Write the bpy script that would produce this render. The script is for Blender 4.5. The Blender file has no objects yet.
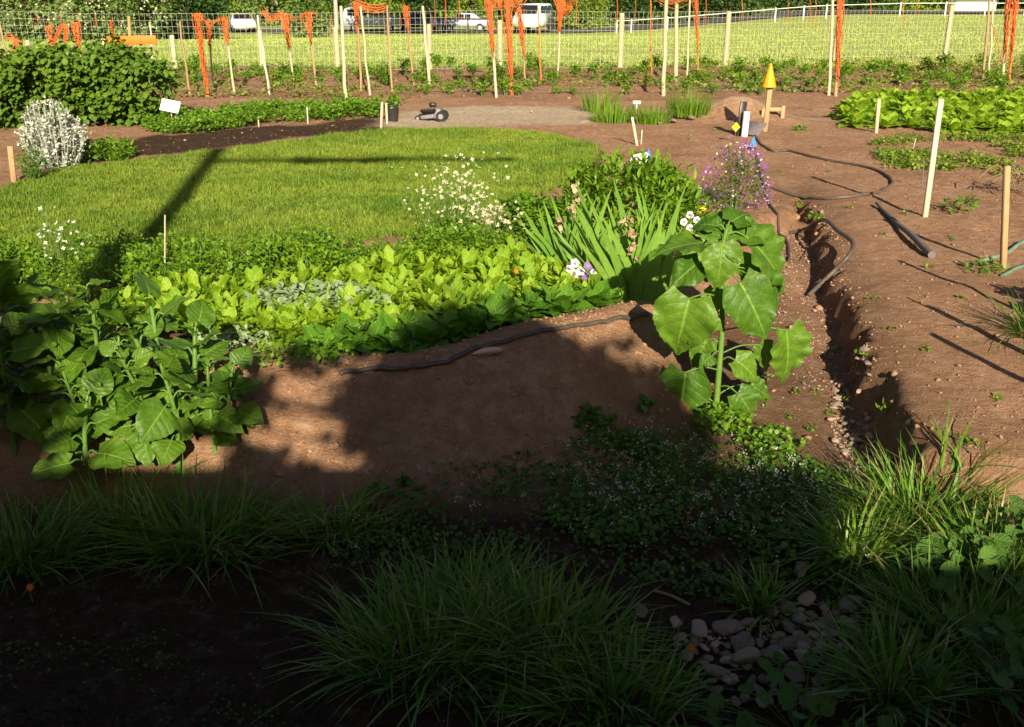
import bpy, bmesh, math, numpy as np
from mathutils import Vector, Matrix
rng = np.random.default_rng(11)
scn = bpy.context.scene
COL = scn.collection
R = math.radians
# ------------------------------------------------------------------ camera
CH, PIT, F = 1.7, R(20.8), 983.0
cam = bpy.data.cameras.new('camera'); cam.lens = 36 * F / 1024; cam.sensor_width = 36
cam.clip_end = 1000; cam.clip_start = 0.05
co = bpy.data.objects.new('camera', cam); COL.objects.link(co)
co.location = (0, 0, CH); co.rotation_euler = (math.pi / 2 - PIT, 0, 0)
scn.camera = co

def ray(px, py):
    x = (px - 512) / F; u = (363.5 - py) / F
    return np.array([x, math.cos(PIT) + u * math.sin(PIT), -math.sin(PIT) + u * math.cos(PIT)])
def at0(px, py, z=0.0):
    d = ray(px, py); t = (z - CH) / d[2]
    return np.array([d[0] * t, d[1] * t, z])
def atY(px, py, Y):
    d = ray(px, py); t = Y / d[1]
    return np.array([d[0] * t, Y, CH + d[2] * t])
# ------------------------------------------------------------------ noise
def _h(ix, iy, s):
    n = (ix.astype(np.int64) * 374761393 + iy.astype(np.int64) * 668265263 + s * 1442695041) & 0x7fffffff
    n = ((n ^ (n >> 13)) * 1274126177) & 0x7fffffff
    return ((n ^ (n >> 16)) & 0xffff) / 65535.0
def vn(x, y, s=0):
    x = np.asarray(x, float); y = np.asarray(y, float)
    ix = np.floor(x); iy = np.floor(y); fx = x - ix; fy = y - iy
    fx = fx * fx * (3 - 2 * fx); fy = fy * fy * (3 - 2 * fy)
    a = _h(ix, iy, s); b = _h(ix + 1, iy, s); c = _h(ix, iy + 1, s); d = _h(ix + 1, iy + 1, s)
    return (a + (b - a) * fx) * (1 - fy) + (c + (d - c) * fx) * fy - .5
def fbm(x, y, s=0, o=4):
    r = 0; a = 1.0
    for k in range(o):
        r = r + a * vn(np.asarray(x) * 2 ** k, np.asarray(y) * 2 ** k, s + k * 17); a *= .5
    return r
def ss(e0, e1, x):
    t = np.clip((x - e0) / (e1 - e0), 0, 1); return t * t * (3 - 2 * t)
# ------------------------------------------------------------------ regions
def poly(pts, z=0.0): return np.array([at0(x, y, z)[:2] for x, y in pts])
def sdf(P, X, Y):
    """signed distance, negative inside"""
    X = np.asarray(X, float); Y = np.asarray(Y, float)
    d = np.full(X.shape, 1e9); ins = np.zeros(X.shape, bool); n = len(P)
    for i in range(n):
        a = P[i]; b = P[(i + 1) % n]; e = b - a
        wx = X - a[0]; wy = Y - a[1]
        t = np.clip((wx * e[0] + wy * e[1]) / (e @ e + 1e-9), 0, 1)
        d = np.minimum(d, (wx - e[0] * t) ** 2 + (wy - e[1] * t) ** 2)
        c = ((a[1] > Y) != (b[1] > Y)) & (X < (b[0] - a[0]) * (Y - a[1]) / (b[1] - a[1] + 1e-12) + a[0])
        ins ^= c
    d = np.sqrt(d); return np.where(ins, -d, d)
def pldist(P, X, Y):
    d = np.full(np.shape(X), 1e9)
    for i in range(len(P) - 1):
        a = P[i]; b = P[i + 1]; e = b - a
        wx = X - a[0]; wy = Y - a[1]; t = np.clip((wx * e[0] + wy * e[1]) / (e @ e), 0, 1)
        d = np.minimum(d, (wx - e[0] * t) ** 2 + (wy - e[1] * t) ** 2)
    return np.sqrt(d)
LOW = poly([(-500, 470), (60, 445), (150, 436), (260, 440), (420, 432), (560, 415), (650, 385), (690, 330), (735, 285), (765, 235),
            (786, 222), (798, 206), (812, 222), (823, 252), (838, 298), (858, 345), (877, 395), (897, 450), (960, 478), (1024, 485), (1500, 520),
            (1800, 1500), (-1500, 1500)], -.1)
CREST = poly([(215, 385), (300, 380), (430, 374), (500, 357), (560, 338), (645, 320), (668, 318)], .05)
BED = poly([(90, 300), (250, 298), (390, 268), (520, 255), (610, 300), (640, 318), (430, 372), (260, 378), (150, 350), (60, 330)])
LAWN = poly([(-300, 215), (0, 190), (60, 168), (130, 163), (200, 153), (300, 141), (385, 131), (480, 129), (560, 133), (605, 150), (590, 178),
             (520, 200), (470, 225), (330, 240), (220, 245), (110, 248), (0, 262), (-400, 300)])
DARKB = poly([(60, 165), (140, 138), (250, 128), (375, 122), (385, 130), (300, 140), (200, 152), (120, 162)])
GRAV = poly([(385, 128), (400, 112), (470, 107), (560, 108), (640, 112), (600, 122), (500, 128), (430, 132)])
ROWS = poly([(-200, 104), (380, 97), (600, 100), (1100, 96), (1100, 66), (620, 68), (-200, 74)])
PATHP = poly([(790, 100), (835, 98), (850, 130), (930, 220), (1200, 330), (1200, 520), (905, 480), (860, 330), (800, 200), (770, 150)])
CHAN = poly([(793, 198), (810, 235), (822, 280), (838, 340), (852, 400), (868, 450), (880, 520)], -.15)
MEAD = poly([(-3000, 66), (620, 67), (1024, 56), (3500, 50), (1e4, -5), (-1e4, -5)])

def H(X, Y, fine=True):
    X = np.asarray(X, float); Y = np.asarray(Y, float)
    z = .03 * fbm(X * .5, Y * .5, 3)
    z = z + .045 * np.maximum(0, fbm(X * 1.3, Y * 1.3, 5)) * (1 - ss(-.3, .2, -sdf(LAWN, X, Y))) 
    if fine: z = z + (.018 * fbm(X * 5, Y * 5, 9, 3) + .018 * np.abs(fbm(X * 11, Y * 11, 29, 2)) + .008 * vn(X * 31, Y * 31, 4)) * (1 - .6 * ss(-.2, .1, -sdf(PATHP, X, Y))) * ss(26, 18, Y)
    dc = pldist(CREST, X, Y)
    z = z + .15 * np.exp(-(dc / .24) ** 2)
    z = z + .04 * ss(.1, -.25, sdf(BED, X, Y))
    rs = ss(.5, 1.0, X); dl = sdf(LOW, X, Y) + (.20 - .10 * rs) * fbm(X * 2.6, Y * 2.6, 21) + (.05 + .02 * rs) * fbm(X * 9, Y * 9, 8, 4)
    w = .055 + .28 * ss(1.3, .6, X)
    z = z - (.24 - .10 * ss(3.8, 7, Y)) * ss(w, -w, dl)
    z = z - .05 * np.exp(-(pldist(CHAN, X, Y) / .2) ** 2)
    m = at0(738, 118); z = z + .30 * np.exp(-(((X - m[0]) / .55) ** 2 + ((Y - m[1]) / .45) ** 2))
    r = ss(.3, -.5, sdf(ROWS, X, Y)); z = z + r * .05 * np.sin(Y * 2 * math.pi / 1.15 + .5 * np.sin(X * .4))
    # meadow falls away to the road, less on the right
    z = z - ss(24, 90, Y) * (1.6 - 1.5 * ss(4, 28, X))
    return z
def at(px, py, dz=0.0):
    z = 0.0
    for _ in range(8):
        p = at0(px, py, z + dz); z = .5 * z + .5 * float(H(p[0], p[1], False))
    p = at0(px, py, z + dz)
    return np.array([p[0], p[1], float(H(p[0], p[1]))])
def on(x, y): return (float(x), float(y), float(H(x, y)))
# ------------------------------------------------------------------ mesh builder
class G:
    def __init__(s): s.V = []; s.F = {3: [], 4: []}; s.L = []; s.n = 0
    def add(s, V, F, lf=None):
        V = np.asarray(V, float).reshape(-1, 3)
        F = np.asarray(F, int)
        s.V.append(V); s.F[F.shape[1]].append(F + s.n)
        s.L.append(np.zeros((len(V), 3)) if lf is None else lf); s.n += len(V)
        return s
    def build(s, name, mat, parent=None, smooth=True, origin=None):
        V = np.concatenate(s.V); L = np.concatenate(s.L)
        if origin is not None: V = V - np.asarray(origin)
        me = bpy.data.meshes.new(name)
        f3 = np.concatenate(s.F[3]) if s.F[3] else np.zeros((0, 3), int)
        f4 = np.concatenate(s.F[4]) if s.F[4] else np.zeros((0, 4), int)
        me.vertices.add(len(V)); me.vertices.foreach_set('co', V.astype(np.float32).ravel())
        idx = np.concatenate([f3.ravel(), f4.ravel()]).astype(np.int32)
        me.loops.add(len(idx)); me.loops.foreach_set('vertex_index', idx)
        st = np.concatenate([np.arange(len(f3)) * 3, len(f3) * 3 + np.arange(len(f4)) * 4]).astype(np.int32)
        me.polygons.add(len(st)); me.polygons.foreach_set('loop_start', st)
        me.update(calc_edges=True); me.validate()
        if smooth: me.polygons.foreach_set('use_smooth', np.ones(len(me.polygons), bool))
        if len(me.vertices) == len(L):
            a = me.attributes.new('lf', 'FLOAT_VECTOR', 'POINT'); a.data.foreach_set('vector', L.astype(np.float32).ravel())
        me.materials.append(mat)
        o = bpy.data.objects.new(name, me); COL.objects.link(o)
        if parent: o.parent = parent
        if origin is not None: o.location = origin
        return o
def tag(o, label=None, cat=None, group=None, kind=None):
    if label: o['label'] = label
    if cat: o['category'] = cat
    if group: o['group'] = group
    if kind: o['kind'] = kind
    return o
def thing(name, label, cat, loc=(0, 0, 0), rz=0, group=None):
    o = bpy.data.objects.new(name, None); COL.objects.link(o); o.location = loc; o.rotation_euler = (0, 0, rz)
    o.empty_display_size = .1
    return tag(o, label, cat, group)
def dup(root, loc, rz=0, sc=1.0, label=None, group=None, tilt=0):
    c = root.copy(); COL.objects.link(c); c.location = loc; c.rotation_euler = (tilt, 0, rz); c.scale = (sc, sc, sc)
    if label: c['label'] = label
    if group: c['group'] = group
    for ch in root.children:
        d = ch.copy(); COL.objects.link(d); d.parent = c
        for g in ch.children:
            e = g.copy(); COL.objects.link(e); e.parent = d
    return c
def kill(o):
    for ch in list(o.children): kill(ch)
    bpy.data.objects.remove(o)
class Proto:
    """first placement uses the built thing itself, the next ones copies"""
    def __init__(s, o): s.o = o; s.used = False
    def put(s, loc, rz=0, sc=1.0, label=None, group=None, tilt=0):
        if s.used: return dup(s.o, loc, rz, sc, label, group, tilt)
        s.used = True; o = s.o; o.location = loc; o.rotation_euler = (tilt, 0, rz); o.scale = (sc,) * 3
        if label: o['label'] = label
        if group: o['group'] = group
        return o
# ------------------------------------------------------------------ shapes
def leafT(nv=6, nu=4, prof=None, W=.5, fold=.15, droop=.3, ruffle=0.0, lobe=0.0, rf=5, tooth=0.0, seed=0):
    v = np.linspace(0, 1, nv + 1)[:, None]; s = np.linspace(-1, 1, nu + 1)[None, :]
    w = W * prof(v)
    x = s * w * np.ones_like(v); a = np.abs(s)
    y = v * (1 - .12 * droop * v) - lobe * a ** 1.6 * (1 - v) ** 4 + 0 * s
    if tooth: y = y + tooth * (np.arange(nv + 1)[:, None] % 2) * a ** 4; x = x * (1 + tooth * 1.5 * (np.arange(nv + 1)[:, None] % 2) * a ** 4)
    z = -droop * v ** 2 + fold * np.abs(x) * (1.2 - .8 * v) + ruffle * np.sin(rf * 6.28 * v + seed + s * 2) * a ** 2 * .5 + ruffle * .5 * np.sin(9 * v + 5 * s + seed) * a
    V = np.stack([x, y, z], -1).reshape(-1, 3)
    i = np.arange(nv)[:, None]; j = np.arange(nu)[None, :]; b = i * (nu + 1) + j
    Fc = np.stack([b, b + 1, b + nu + 2, b + nu + 1], -1).reshape(-1, 4)
    lf = np.stack([np.zeros_like(x), s + 0 * v, v + 0 * s], -1).reshape(-1, 3)
    return V, Fc, lf
def frames(d, up, roll=None):
    d = d / (np.linalg.norm(d, axis=1, keepdims=True) + 1e-9)
    x = np.cross(d, up); x = x / (np.linalg.norm(x, axis=1, keepdims=True) + 1e-9); z = np.cross(x, d)
    if roll is not None:
        c = np.cos(roll)[:, None]; s_ = np.sin(roll)[:, None]; x, z = x * c + z * s_, z * c - x * s_
    return np.stack([x, d, z], -1)
def inst(g, T, P, M, S, r=None):
    V, Fc, lf = T; k = len(P)
    if np.ndim(S) == 1: S = np.asarray(S)[:, None]
    W = np.einsum('kij,knj->kni', M, V[None] * S[:, None, :]) + P[:, None, :]
    n = len(V); FF = (Fc[None] + (np.arange(k) * n)[:, None, None]).reshape(-1, Fc.shape[1])
    L = np.broadcast_to(lf[None], (k, n, 3)).copy(); L[:, :, 0] = (rng.random(k) if r is None else r)[:, None]
    g.add(W.reshape(-1, 3), FF, L.reshape(-1, 3))
def tube(g, pts, rad, n=6, r=0.0):
    pts = np.asarray(pts, float); k = len(pts); rad = np.broadcast_to(rad, (k,))
    t = np.gradient(pts, axis=0); t /= np.linalg.norm(t, axis=1, keepdims=True) + 1e-9
    ref = np.where(np.abs(t[:, 2:3]) > .9, np.array([[1., 0, 0]]), np.array([[0, 0, 1.]]))
    a = np.cross(t, ref); a /= np.linalg.norm(a, axis=1, keepdims=True); b = np.cross(t, a)
    th = np.arange(n) * 2 * math.pi / n
    V = pts[:, None] + rad[:, None, None] * (np.cos(th)[None, :, None] * a[:, None] + np.sin(th)[None, :, None] * b[:, None])
    i = np.arange(k - 1)[:, None]; j = np.arange(n)[None]; 
    Fc = np.stack([i * n + j, i * n + (j + 1) % n, (i + 1) * n + (j + 1) % n, (i + 1) * n + j], -1).reshape(-1, 4)
    V = V.reshape(-1, 3); lf = np.zeros((len(V), 3)); lf[:, 0] = r
    lf[:, 2] = np.repeat(np.linspace(0, 1, k), n)
    g.add(V, Fc, lf)
    m = len(V)
    for base, c in ((0, pts[0]), ((k - 1) * n, pts[-1])):
        VV = np.vstack([V[base:base + n], c]); FF = np.array([[q, (q + 1) % n, n] for q in range(n)])
        if base == 0: FF = FF[:, ::-1]
        g.add(VV, FF, np.tile([r, 0, 0], (n + 1, 1)))
    return g
def smoothline(pts, n=8):
    pts = np.asarray(pts, float); out = []
    P = np.vstack([2 * pts[0] - pts[1], pts, 2 * pts[-1] - pts[-2]])
    for i in range(1, len(P) - 2):
        for t in np.linspace(0, 1, n, endpoint=False):
            a, b, c, d = P[i - 1:i + 3]
            out.append(.5 * (2 * b + (c - a) * t + (2 * a - 5 * b + 4 * c - d) * t * t + (3 * b - a - 3 * c + d) * t ** 3))
    out.append(pts[-1]); return np.array(out)
def box(g, c, s, rot=None, bev=.0, r=0.0):
    """box with chamfered edges"""
    bm = bmesh.new(); bmesh.ops.create_cube(bm, size=1)
    for v in bm.verts: v.co = Vector((v.co.x * s[0], v.co.y * s[1], v.co.z * s[2]))
    if bev: bmesh.ops.bevel(bm, geom=list(bm.edges), offset=bev, segments=1, affect='EDGES')
    bmesh.ops.triangulate(bm, faces=bm.faces)
    V = np.array([v.co[:] for v in bm.verts]); Fc = np.array([[v.index for v in f.verts] for f in bm.faces]); bm.free()
    if rot is not None: V = V @ np.array(rot).T
    V = V + np.asarray(c); g.add(V, Fc, np.tile([r, 0, 0], (len(V), 1))); return g
def rotm(rx=0, ry=0, rz=0): return np.array((Matrix.Rotation(rz, 3, 'Z') @ Matrix.Rotation(ry, 3, 'Y') @ Matrix.Rotation(rx, 3, 'X')))
def ico(sub=2):
    bm = bmesh.new(); bmesh.ops.create_icosphere(bm, subdivisions=sub, radius=1)
    V = np.array([v.co[:] for v in bm.verts]); Fc = np.array([[v.index for v in f.verts] for f in bm.faces]); bm.free(); return V, Fc
ICO2 = ico(2); ICO3 = ico(3); ICO1 = ico(1)
def rockT(seed, I=ICO3, rough=.25, flat=.6, cut=6):
    V, Fc = I; r = np.random.default_rng(seed); V = V.copy()
    for _ in range(cut):                      # planes knock flats off the ball
        n = r.normal(size=3); n /= np.linalg.norm(n); d = r.uniform(.42, .8); h = V @ n - d
        V = V - np.outer(np.maximum(h, 0) * .85, n)
    n = r.normal(size=(4, 3)) * 2.2; ph = r.uniform(0, 6, 4)
    V = V * (1 + rough * .25 * sum(np.sin(V @ n[i] + ph[i]) for i in range(4)))[:, None]
    V = V * np.array([1, r.uniform(.6, .9), flat * r.uniform(.8, 1.2)])
    return V, Fc, np.tile([0., 0, 0], (len(V), 1))
def blades(g, P, L, W, az, lean, bend, nseg=3, rnd=None, twist=None):
    k = len(P); t = np.linspace(0, 1, nseg + 1)[None]
    hx = (lean[:, None] * t + bend[:, None] * t ** 2) * L[:, None]
    zz = L[:, None] * (t * np.sqrt(np.maximum(1 - lean ** 2, .05))[:, None] - .55 * bend[:, None] ** 1.0 * t ** 2 * np.maximum(lean + bend * .6, .2)[:, None])
    c = np.cos(az)[:, None]; s_ = np.sin(az)[:, None]
    ta = az + math.pi / 2 + (rng.normal(0, .5, k) if twist is None else twist)
    wv = W[:, None] * np.array([(1 - q ** 2.2) * (.75 + .5 * min(q * 3, .5)) + .03 for q in t[0]])[None] * .5
    cx = P[:, 0:1] + c * hx; cy = P[:, 1:2] + s_ * hx; cz = P[:, 2:3] + zz
    ox = np.cos(ta)[:, None] * wv; oy = np.sin(ta)[:, None] * wv
    A = np.stack([cx - ox, cy - oy, cz], -1); B = np.stack([cx + ox, cy + oy, cz], -1)
    V = np.stack([A, B], 2).reshape(-1, 3)
    n = 2 * (nseg + 1); j = np.arange(nseg)
    f = np.stack([2 * j, 2 * j + 1, 2 * j + 3, 2 * j + 2], -1)
    Fc = (f[None] + (np.arange(k) * n)[:, None, None]).reshape(-1, 4)
    r = rng.random(k) if rnd is None else rnd
    lf = np.zeros((k, nseg + 1, 2, 3)); lf[..., 0] = r[:, None, None]; lf[:, :, 0, 1] = -1; lf[:, :, 1, 1] = 1; lf[..., 2] = t[0][None, :, None]
    g.add(V, Fc, lf.reshape(-1, 3))
def rot_up(k, spread=.6):
    """leaf frames pointing out at random azimuth with elevation"""
    az = rng.uniform(0, 6.28, k); el = rng.normal(.4, spread, k)
    d = np.stack([np.cos(az) * np.cos(el), np.sin(az) * np.cos(el), np.sin(el)], -1)
    return frames(d, np.tile([0, 0, 1.], (k, 1)) + rng.normal(0, .3, (k, 3)), rng.normal(0, .5, k))
# profiles
P_oval = lambda v: np.sin(np.pi * np.clip(v * .97 + .03, 0, 1)) ** .75
P_lance = lambda v: np.sin(np.pi * v ** .8) ** 1.0 + .02
P_spat = lambda v: (.18 + .82 * ss(.1, .65, v)) * np.sqrt(np.maximum(1 - np.clip((v - .55) / .46, 0, 1) ** 2, 0.0004))
P_heart = lambda v: np.where(v < .22, .62 + .38 * ss(0, .22, v), np.maximum(1 - ((v - .22) / .785) ** 1.75, .01))
P_diam = lambda v: np.minimum(v * 2.2 + .05, np.maximum((1 - v) * 1.7, .01))
T_small = leafT(2, 2, P_oval, .34, .4, .25)
T_mid = leafT(4, 2, P_oval, .36, .35, .35)
T_lance = leafT(4, 2, P_lance, .14, .4, .3)
T_rough = leafT(5, 4, P_oval, .42, .2, .3, .05, .1)
T_round = leafT(4, 4, P_oval, .5, .25, .15, .05, .12)
# ------------------------------------------------------------------ materials
def nt(name):
    m = bpy.data.materials.new(name); m.use_nodes = True; t = m.node_tree; t.nodes.clear(); return m, t
def N(t, typ, **kw):
    n = t.nodes.new(typ)
    for k, v in kw.items():
        if k.startswith('i_'):
            key = k[2:]; n.inputs[int(key) if key.isdigit() else key.replace('_', ' ')].default_value = v
        else: setattr(n, k, v)
    return n
def mth(t, op, a, b=None, c=None, clamp=False):
    n = t.nodes.new('ShaderNodeMath'); n.operation = op; n.use_clamp = clamp
    for i, q in enumerate((a, b, c)):
        if q is None: continue
        if hasattr(q, 'links'): t.links.new(q, n.inputs[i])
        else: n.inputs[i].default_value = q
    return n.outputs[0]
def mixc(t, f, a, b, bt='MIX'):
    n = t.nodes.new('ShaderNodeMix'); n.data_type = 'RGBA'; n.blend_type = bt
    for i, q in ((0, f), (6, a), (7, b)):
        if hasattr(q, 'links'): t.links.new(q, n.inputs[i])
        else: n.inputs[i].default_value = (*q, 1) if isinstance(q, tuple) and len(q) == 3 else q
    return n.outputs[2]
def noise(t, scale, detail=4, rough=.6, vec=None):
    n = N(t, 'ShaderNodeTexNoise'); n.inputs['Scale'].default_value = scale; n.inputs['Detail'].default_value = detail
    n.inputs['Roughness'].default_value = rough
    if vec is None: vec = N(t, 'ShaderNodeTexCoord').outputs['Object']
    t.links.new(vec, n.inputs['Vector']); return n.outputs['Fac']
def ramp(t, f, stops):
    n = N(t, 'ShaderNodeValToRGB'); e = n.color_ramp.elements
    while len(e) < len(stops): e.new(.5)
    for q, (p, c) in zip(e, stops): q.position = p; q.color = (*c, 1) if len(c) == 3 else c
    t.links.new(f, n.inputs[0]); return n.outputs[0]
def leafmat(name, c1, c2, veins=0, trans=.28, rough=.5, tipc=None, tcol=None, spec=.3):
    m, t = nt(name); at_ = N(t, 'ShaderNodeAttribute', attribute_name='lf'); sp = N(t, 'ShaderNodeSeparateXYZ')
    t.links.new(at_.outputs['Vector'], sp.inputs[0]); r, u, v = sp.outputs
    oi = N(t, 'ShaderNodeObjectInfo').outputs['Random']
    rr = mth(t, 'ADD', mth(t, 'MULTIPLY', r, .75), mth(t, 'MULTIPLY', oi, .25))
    nz = noise(t, 35, 3)
    col = mixc(t, mth(t, 'ADD', mth(t, 'MULTIPLY', rr, .8), mth(t, 'MULTIPLY', mth(t, 'SUBTRACT', nz, .5), 1.2), clamp=True), c1, c2)
    if tipc: col = mixc(t, mth(t, 'MULTIPLY', mth(t, 'GREATER_THAN', v, .7), mth(t, 'GREATER_THAN', r, .7)), col, tipc)
    hgt = mth(t, 'MULTIPLY', nz, .3)
    au = mth(t, 'ABSOLUTE', u)
    if veins:
        mid = mth(t, 'SUBTRACT', 1.0, mth(t, 'DIVIDE', au, .07), clamp=True)
        ph = mth(t, 'SUBTRACT', mth(t, 'MULTIPLY', v, float(veins)), mth(t, 'MULTIPLY', au, 1.6))
        ph = mth(t, 'ADD', ph, mth(t, 'MULTIPLY', noise(t, 14, 2), .5))
        tri = mth(t, 'ABSOLUTE', mth(t, 'SUBTRACT', mth(t, 'FRACT', ph), .5))
        side = mth(t, 'SUBTRACT', 1.0, mth(t, 'DIVIDE', tri, .07), clamp=True)
        vv = mth(t, 'MAXIMUM', mid, mth(t, 'MULTIPLY', side, .28))
        lc = tuple(min(1, x * 1.9 + .03) for x in c2)
        col = mixc(t, mth(t, 'MULTIPLY', vv, .5), col, lc)
        vo = N(t, 'ShaderNodeTexVoronoi'); vo.inputs['Scale'].default_value = 60; t.links.new(N(t, 'ShaderNodeTexCoord').outputs['Object'], vo.inputs['Vector'])
        col = mixc(t, mth(t, 'MULTIPLY', mth(t, 'GREATER_THAN', noise(t, 9, 3), .6), .25), col, tuple(x * .6 for x in c1))
        hgt = mth(t, 'ADD', mth(t, 'MULTIPLY', vo.outputs['Distance'], -.45), mth(t, 'ADD', hgt, mth(t, 'ADD', mth(t, 'MULTIPLY', vv, -.7), mth(t, 'MULTIPLY', tri, .9))))
    b = N(t, 'ShaderNodeBump'); b.inputs['Strength'].default_value = .55; b.inputs['Distance'].default_value = .006
    t.links.new(hgt, b.inputs['Height'])
    p = N(t, 'ShaderNodeBsdfPrincipled'); t.links.new(col, p.inputs['Base Color']); p.inputs['Roughness'].default_value = rough
    p.inputs['Specular IOR Level'].default_value = spec
    t.links.new(b.outputs[0], p.inputs['Normal'])
    tr = N(t, 'ShaderNodeBsdfTranslucent')
    t.links.new(mixc(t, 1.0, col, tcol or (1.9, 1.7, .5), 'MULTIPLY'), tr.inputs[0])
    mx = N(t, 'ShaderNodeMixShader'); mx.inputs[0].default_value = trans
    t.links.new(p.outputs[0], mx.inputs[1]); t.links.new(tr.outputs[0], mx.inputs[2])
    o = N(t, 'ShaderNodeOutputMaterial'); t.links.new(mx.outputs[0], o.inputs[0]); return m
def mat(name, c1, c2=None, scale=8, rough=.7, bump=.2, metal=0, bscale=None, spec=.3, dist=.004, stretch=None, det=5):
    m, t = nt(name); c2 = c2 or tuple(x * .7 for x in c1)
    vec = N(t, 'ShaderNodeTexCoord').outputs['Object']
    if stretch:
        mp = N(t, 'ShaderNodeMapping'); mp.inputs['Scale'].default_value = stretch; t.links.new(vec, mp.inputs[0]); vec = mp.outputs[0]
    oi = N(t, 'ShaderNodeObjectInfo').outputs['Random']
    nz = noise(t, scale, det, .65, vec)
    f = mth(t, 'ADD', mth(t, 'MULTIPLY', mth(t, 'SUBTRACT', nz, .5), 2.2), mth(t, 'ADD', mth(t, 'MULTIPLY', oi, .5), .25), clamp=True)
    col = mixc(t, f, c1, c2)
    p = N(t, 'ShaderNodeBsdfPrincipled'); t.links.new(col, p.inputs['Base Color']); p.inputs['Roughness'].default_value = rough
    p.inputs['Metallic'].default_value = metal; p.inputs['Specular IOR Level'].default_value = spec
    b = N(t, 'ShaderNodeBump'); b.inputs['Strength'].default_value = bump; b.inputs['Distance'].default_value = dist
    t.links.new(noise(t, bscale or scale * 3, 5, .65, vec), b.inputs['Height']); t.links.new(b.outputs[0], p.inputs['Normal'])
    o = N(t, 'ShaderNodeOutputMaterial'); t.links.new(p.outputs[0], o.inputs[0]); return m
M = {}
M['sunfl'] = leafmat('sunflower_leaf', (.055, .135, .010), (.155, .275, .025), 6, .22, .45, spec=.35)
M['lettuce'] = leafmat('lettuce_leaf', (.17, .32, .015), (.33, .47, .03), 7, .32, .45)
M['lettuce2'] = leafmat('broad_leaf', (.07, .18, .012), (.13, .28, .02), 7, .25, .42)
M['chard'] = leafmat('chard_leaf', (.17, .32, .015), (.38, .52, .045), 7, .3, .42)
M['sage'] = leafmat('sage_leaf', (.20, .30, .14), (.32, .42, .22), 0, .15, .8)
M['parsley'] = leafmat('parsley_leaf', (.08, .20, .01), (.26, .40, .025), 0, .3, .5)
M['bramble'] = leafmat('bramble_leaf', (.035, .09, .008), (.17, .29, .025), 4, .2, .5)
M['bushg'] = leafmat('bush_leaf', (.07, .18, .01), (.22, .36, .025), 0, .25, .45)
M['iris'] = leafmat('iris_leaf', (.12, .26, .035), (.24, .40, .06), 0, .2, .45)
M['grass'] = leafmat('lawn_grass', (.075, .19, .015), (.37, .44, .06), 0, .3, .6)
M['tuft'] = leafmat('tuft_grass', (.06, .16, .015), (.20, .34, .035), 0, .25, .4, tipc=(.32, .30, .12))
M['straw'] = leafmat('dead_grass', (.22, .17, .08), (.42, .34, .18), 0, .15, .8)
M['meadow'] = leafmat('meadow_grass', (.32, .43, .08), (.52, .58, .17), 0, .3, .7)
M['weed'] = leafmat('weed_leaf', (.03, .10, .01), (.13, .24, .025), 0, .2, .5)
M['mallow'] = leafmat('mallow_leaf', (.05, .13, .015), (.10, .2, .03), 4, .22, .6)
M['silver'] = leafmat('silver_leaf', (.42, .44, .37), (.68, .68, .62), 0, .1, .9, tcol=(1, 1, 1))
M['white'] = leafmat('white_petal', (.78, .76, .66), (.85, .85, .80), 0, .25, .7, tcol=(1, 1, 1))
M['cream'] = leafmat('cream_petal', (.72, .66, .45), (.8, .76, .58), 0, .25, .7, tcol=(1, 1, 1))
M['purple'] = leafmat('purple_petal', (.22, .035, .30), (.42, .12, .48), 0, .2, .6, tcol=(1, 1, 1))
M['pansyv'] = leafmat('pansy_petal', (.10, .02, .18), (.45, .30, .60), 0, .15, .6, tcol=(1, 1, 1))
M['yellow'] = leafmat('yellow_petal', (.85, .55, .02), (.9, .65, .04), 0, .2, .6, tcol=(1, 1, 1))
M['orangef'] = leafmat('orange_petal', (.85, .16, .01), (.9, .26, .015), 0, .2, .6, tcol=(1, 1, 1))
M['wilt'] = leafmat('wilted_petal', (.48, .34, .20), (.64, .48, .30), 0, .2, .8, tcol=(1, 1, 1))
M['stem'] = mat('green_stem', (.14, .26, .045), (.09, .18, .03), 30, .5, .2)
M['drystem'] = mat('dry_stem', (.32, .24, .12), (.2, .15, .07), 30, .8, .2)
M['fir'] = leafmat('far_tree_leaf', (.02, .055, .008), (.06, .12, .018), 0, .2, .6)
M['lime'] = leafmat('far_lime_leaf', (.14, .23, .02), (.26, .34, .04), 0, .3, .6)
M['farhedge'] = leafmat('far_hedge_leaf', (.07, .16, .02), (.26, .32, .10), 0, .2, .6)
M['red'] = leafmat('red_leaf', (.10, .02, .015), (.2, .04, .03), 0, .2, .6)
M['bark'] = mat('bark', (.10, .07, .05), (.05, .035, .025), 14, .9, .8, stretch=(4, 4, .8), dist=.02)
M['palebark'] = mat('pale_bark', (.45, .42, .36), (.3, .28, .24), 14, .9, .5, stretch=(4, 4, .8))
M['wood'] = mat('stake_wood', (.50, .33, .17), (.36, .22, .11), 14, .75, .4, stretch=(6, 6, 1))
M['palewood'] = mat('pale_wood', (.66, .55, .38), (.5, .4, .26), 14, .75, .4, stretch=(6, 6, 1))
M['whitewood'] = mat('whitewashed_wood', (.74, .68, .56), (.5, .43, .32), 22, .75, .4, stretch=(5, 5, 1))
M['darkwood'] = mat('dark_wood', (.07, .045, .03), (.04, .025, .018), 8, .8, .4, stretch=(1, 1, 6))
M['orange'] = mat('orange_plastic', (.80, .23, .06), (.70, .15, .03), 20, .5, .2)
M['board'] = mat('orange_board', (.78, .22, .03), (.66, .17, .02), 10, .6, .2)
M['cone'] = mat('yellow_cap', (.88, .42, .02), (.8, .33, .01), 10, .5, .1)
M['yel'] = mat('yellow_flag', (.85, .80, .02), (.75, .7, .02), 10, .5, .1)
M['blue'] = mat('blue_flag', (.05, .28, .80), (.03, .2, .65), 10, .5, .1)
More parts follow.
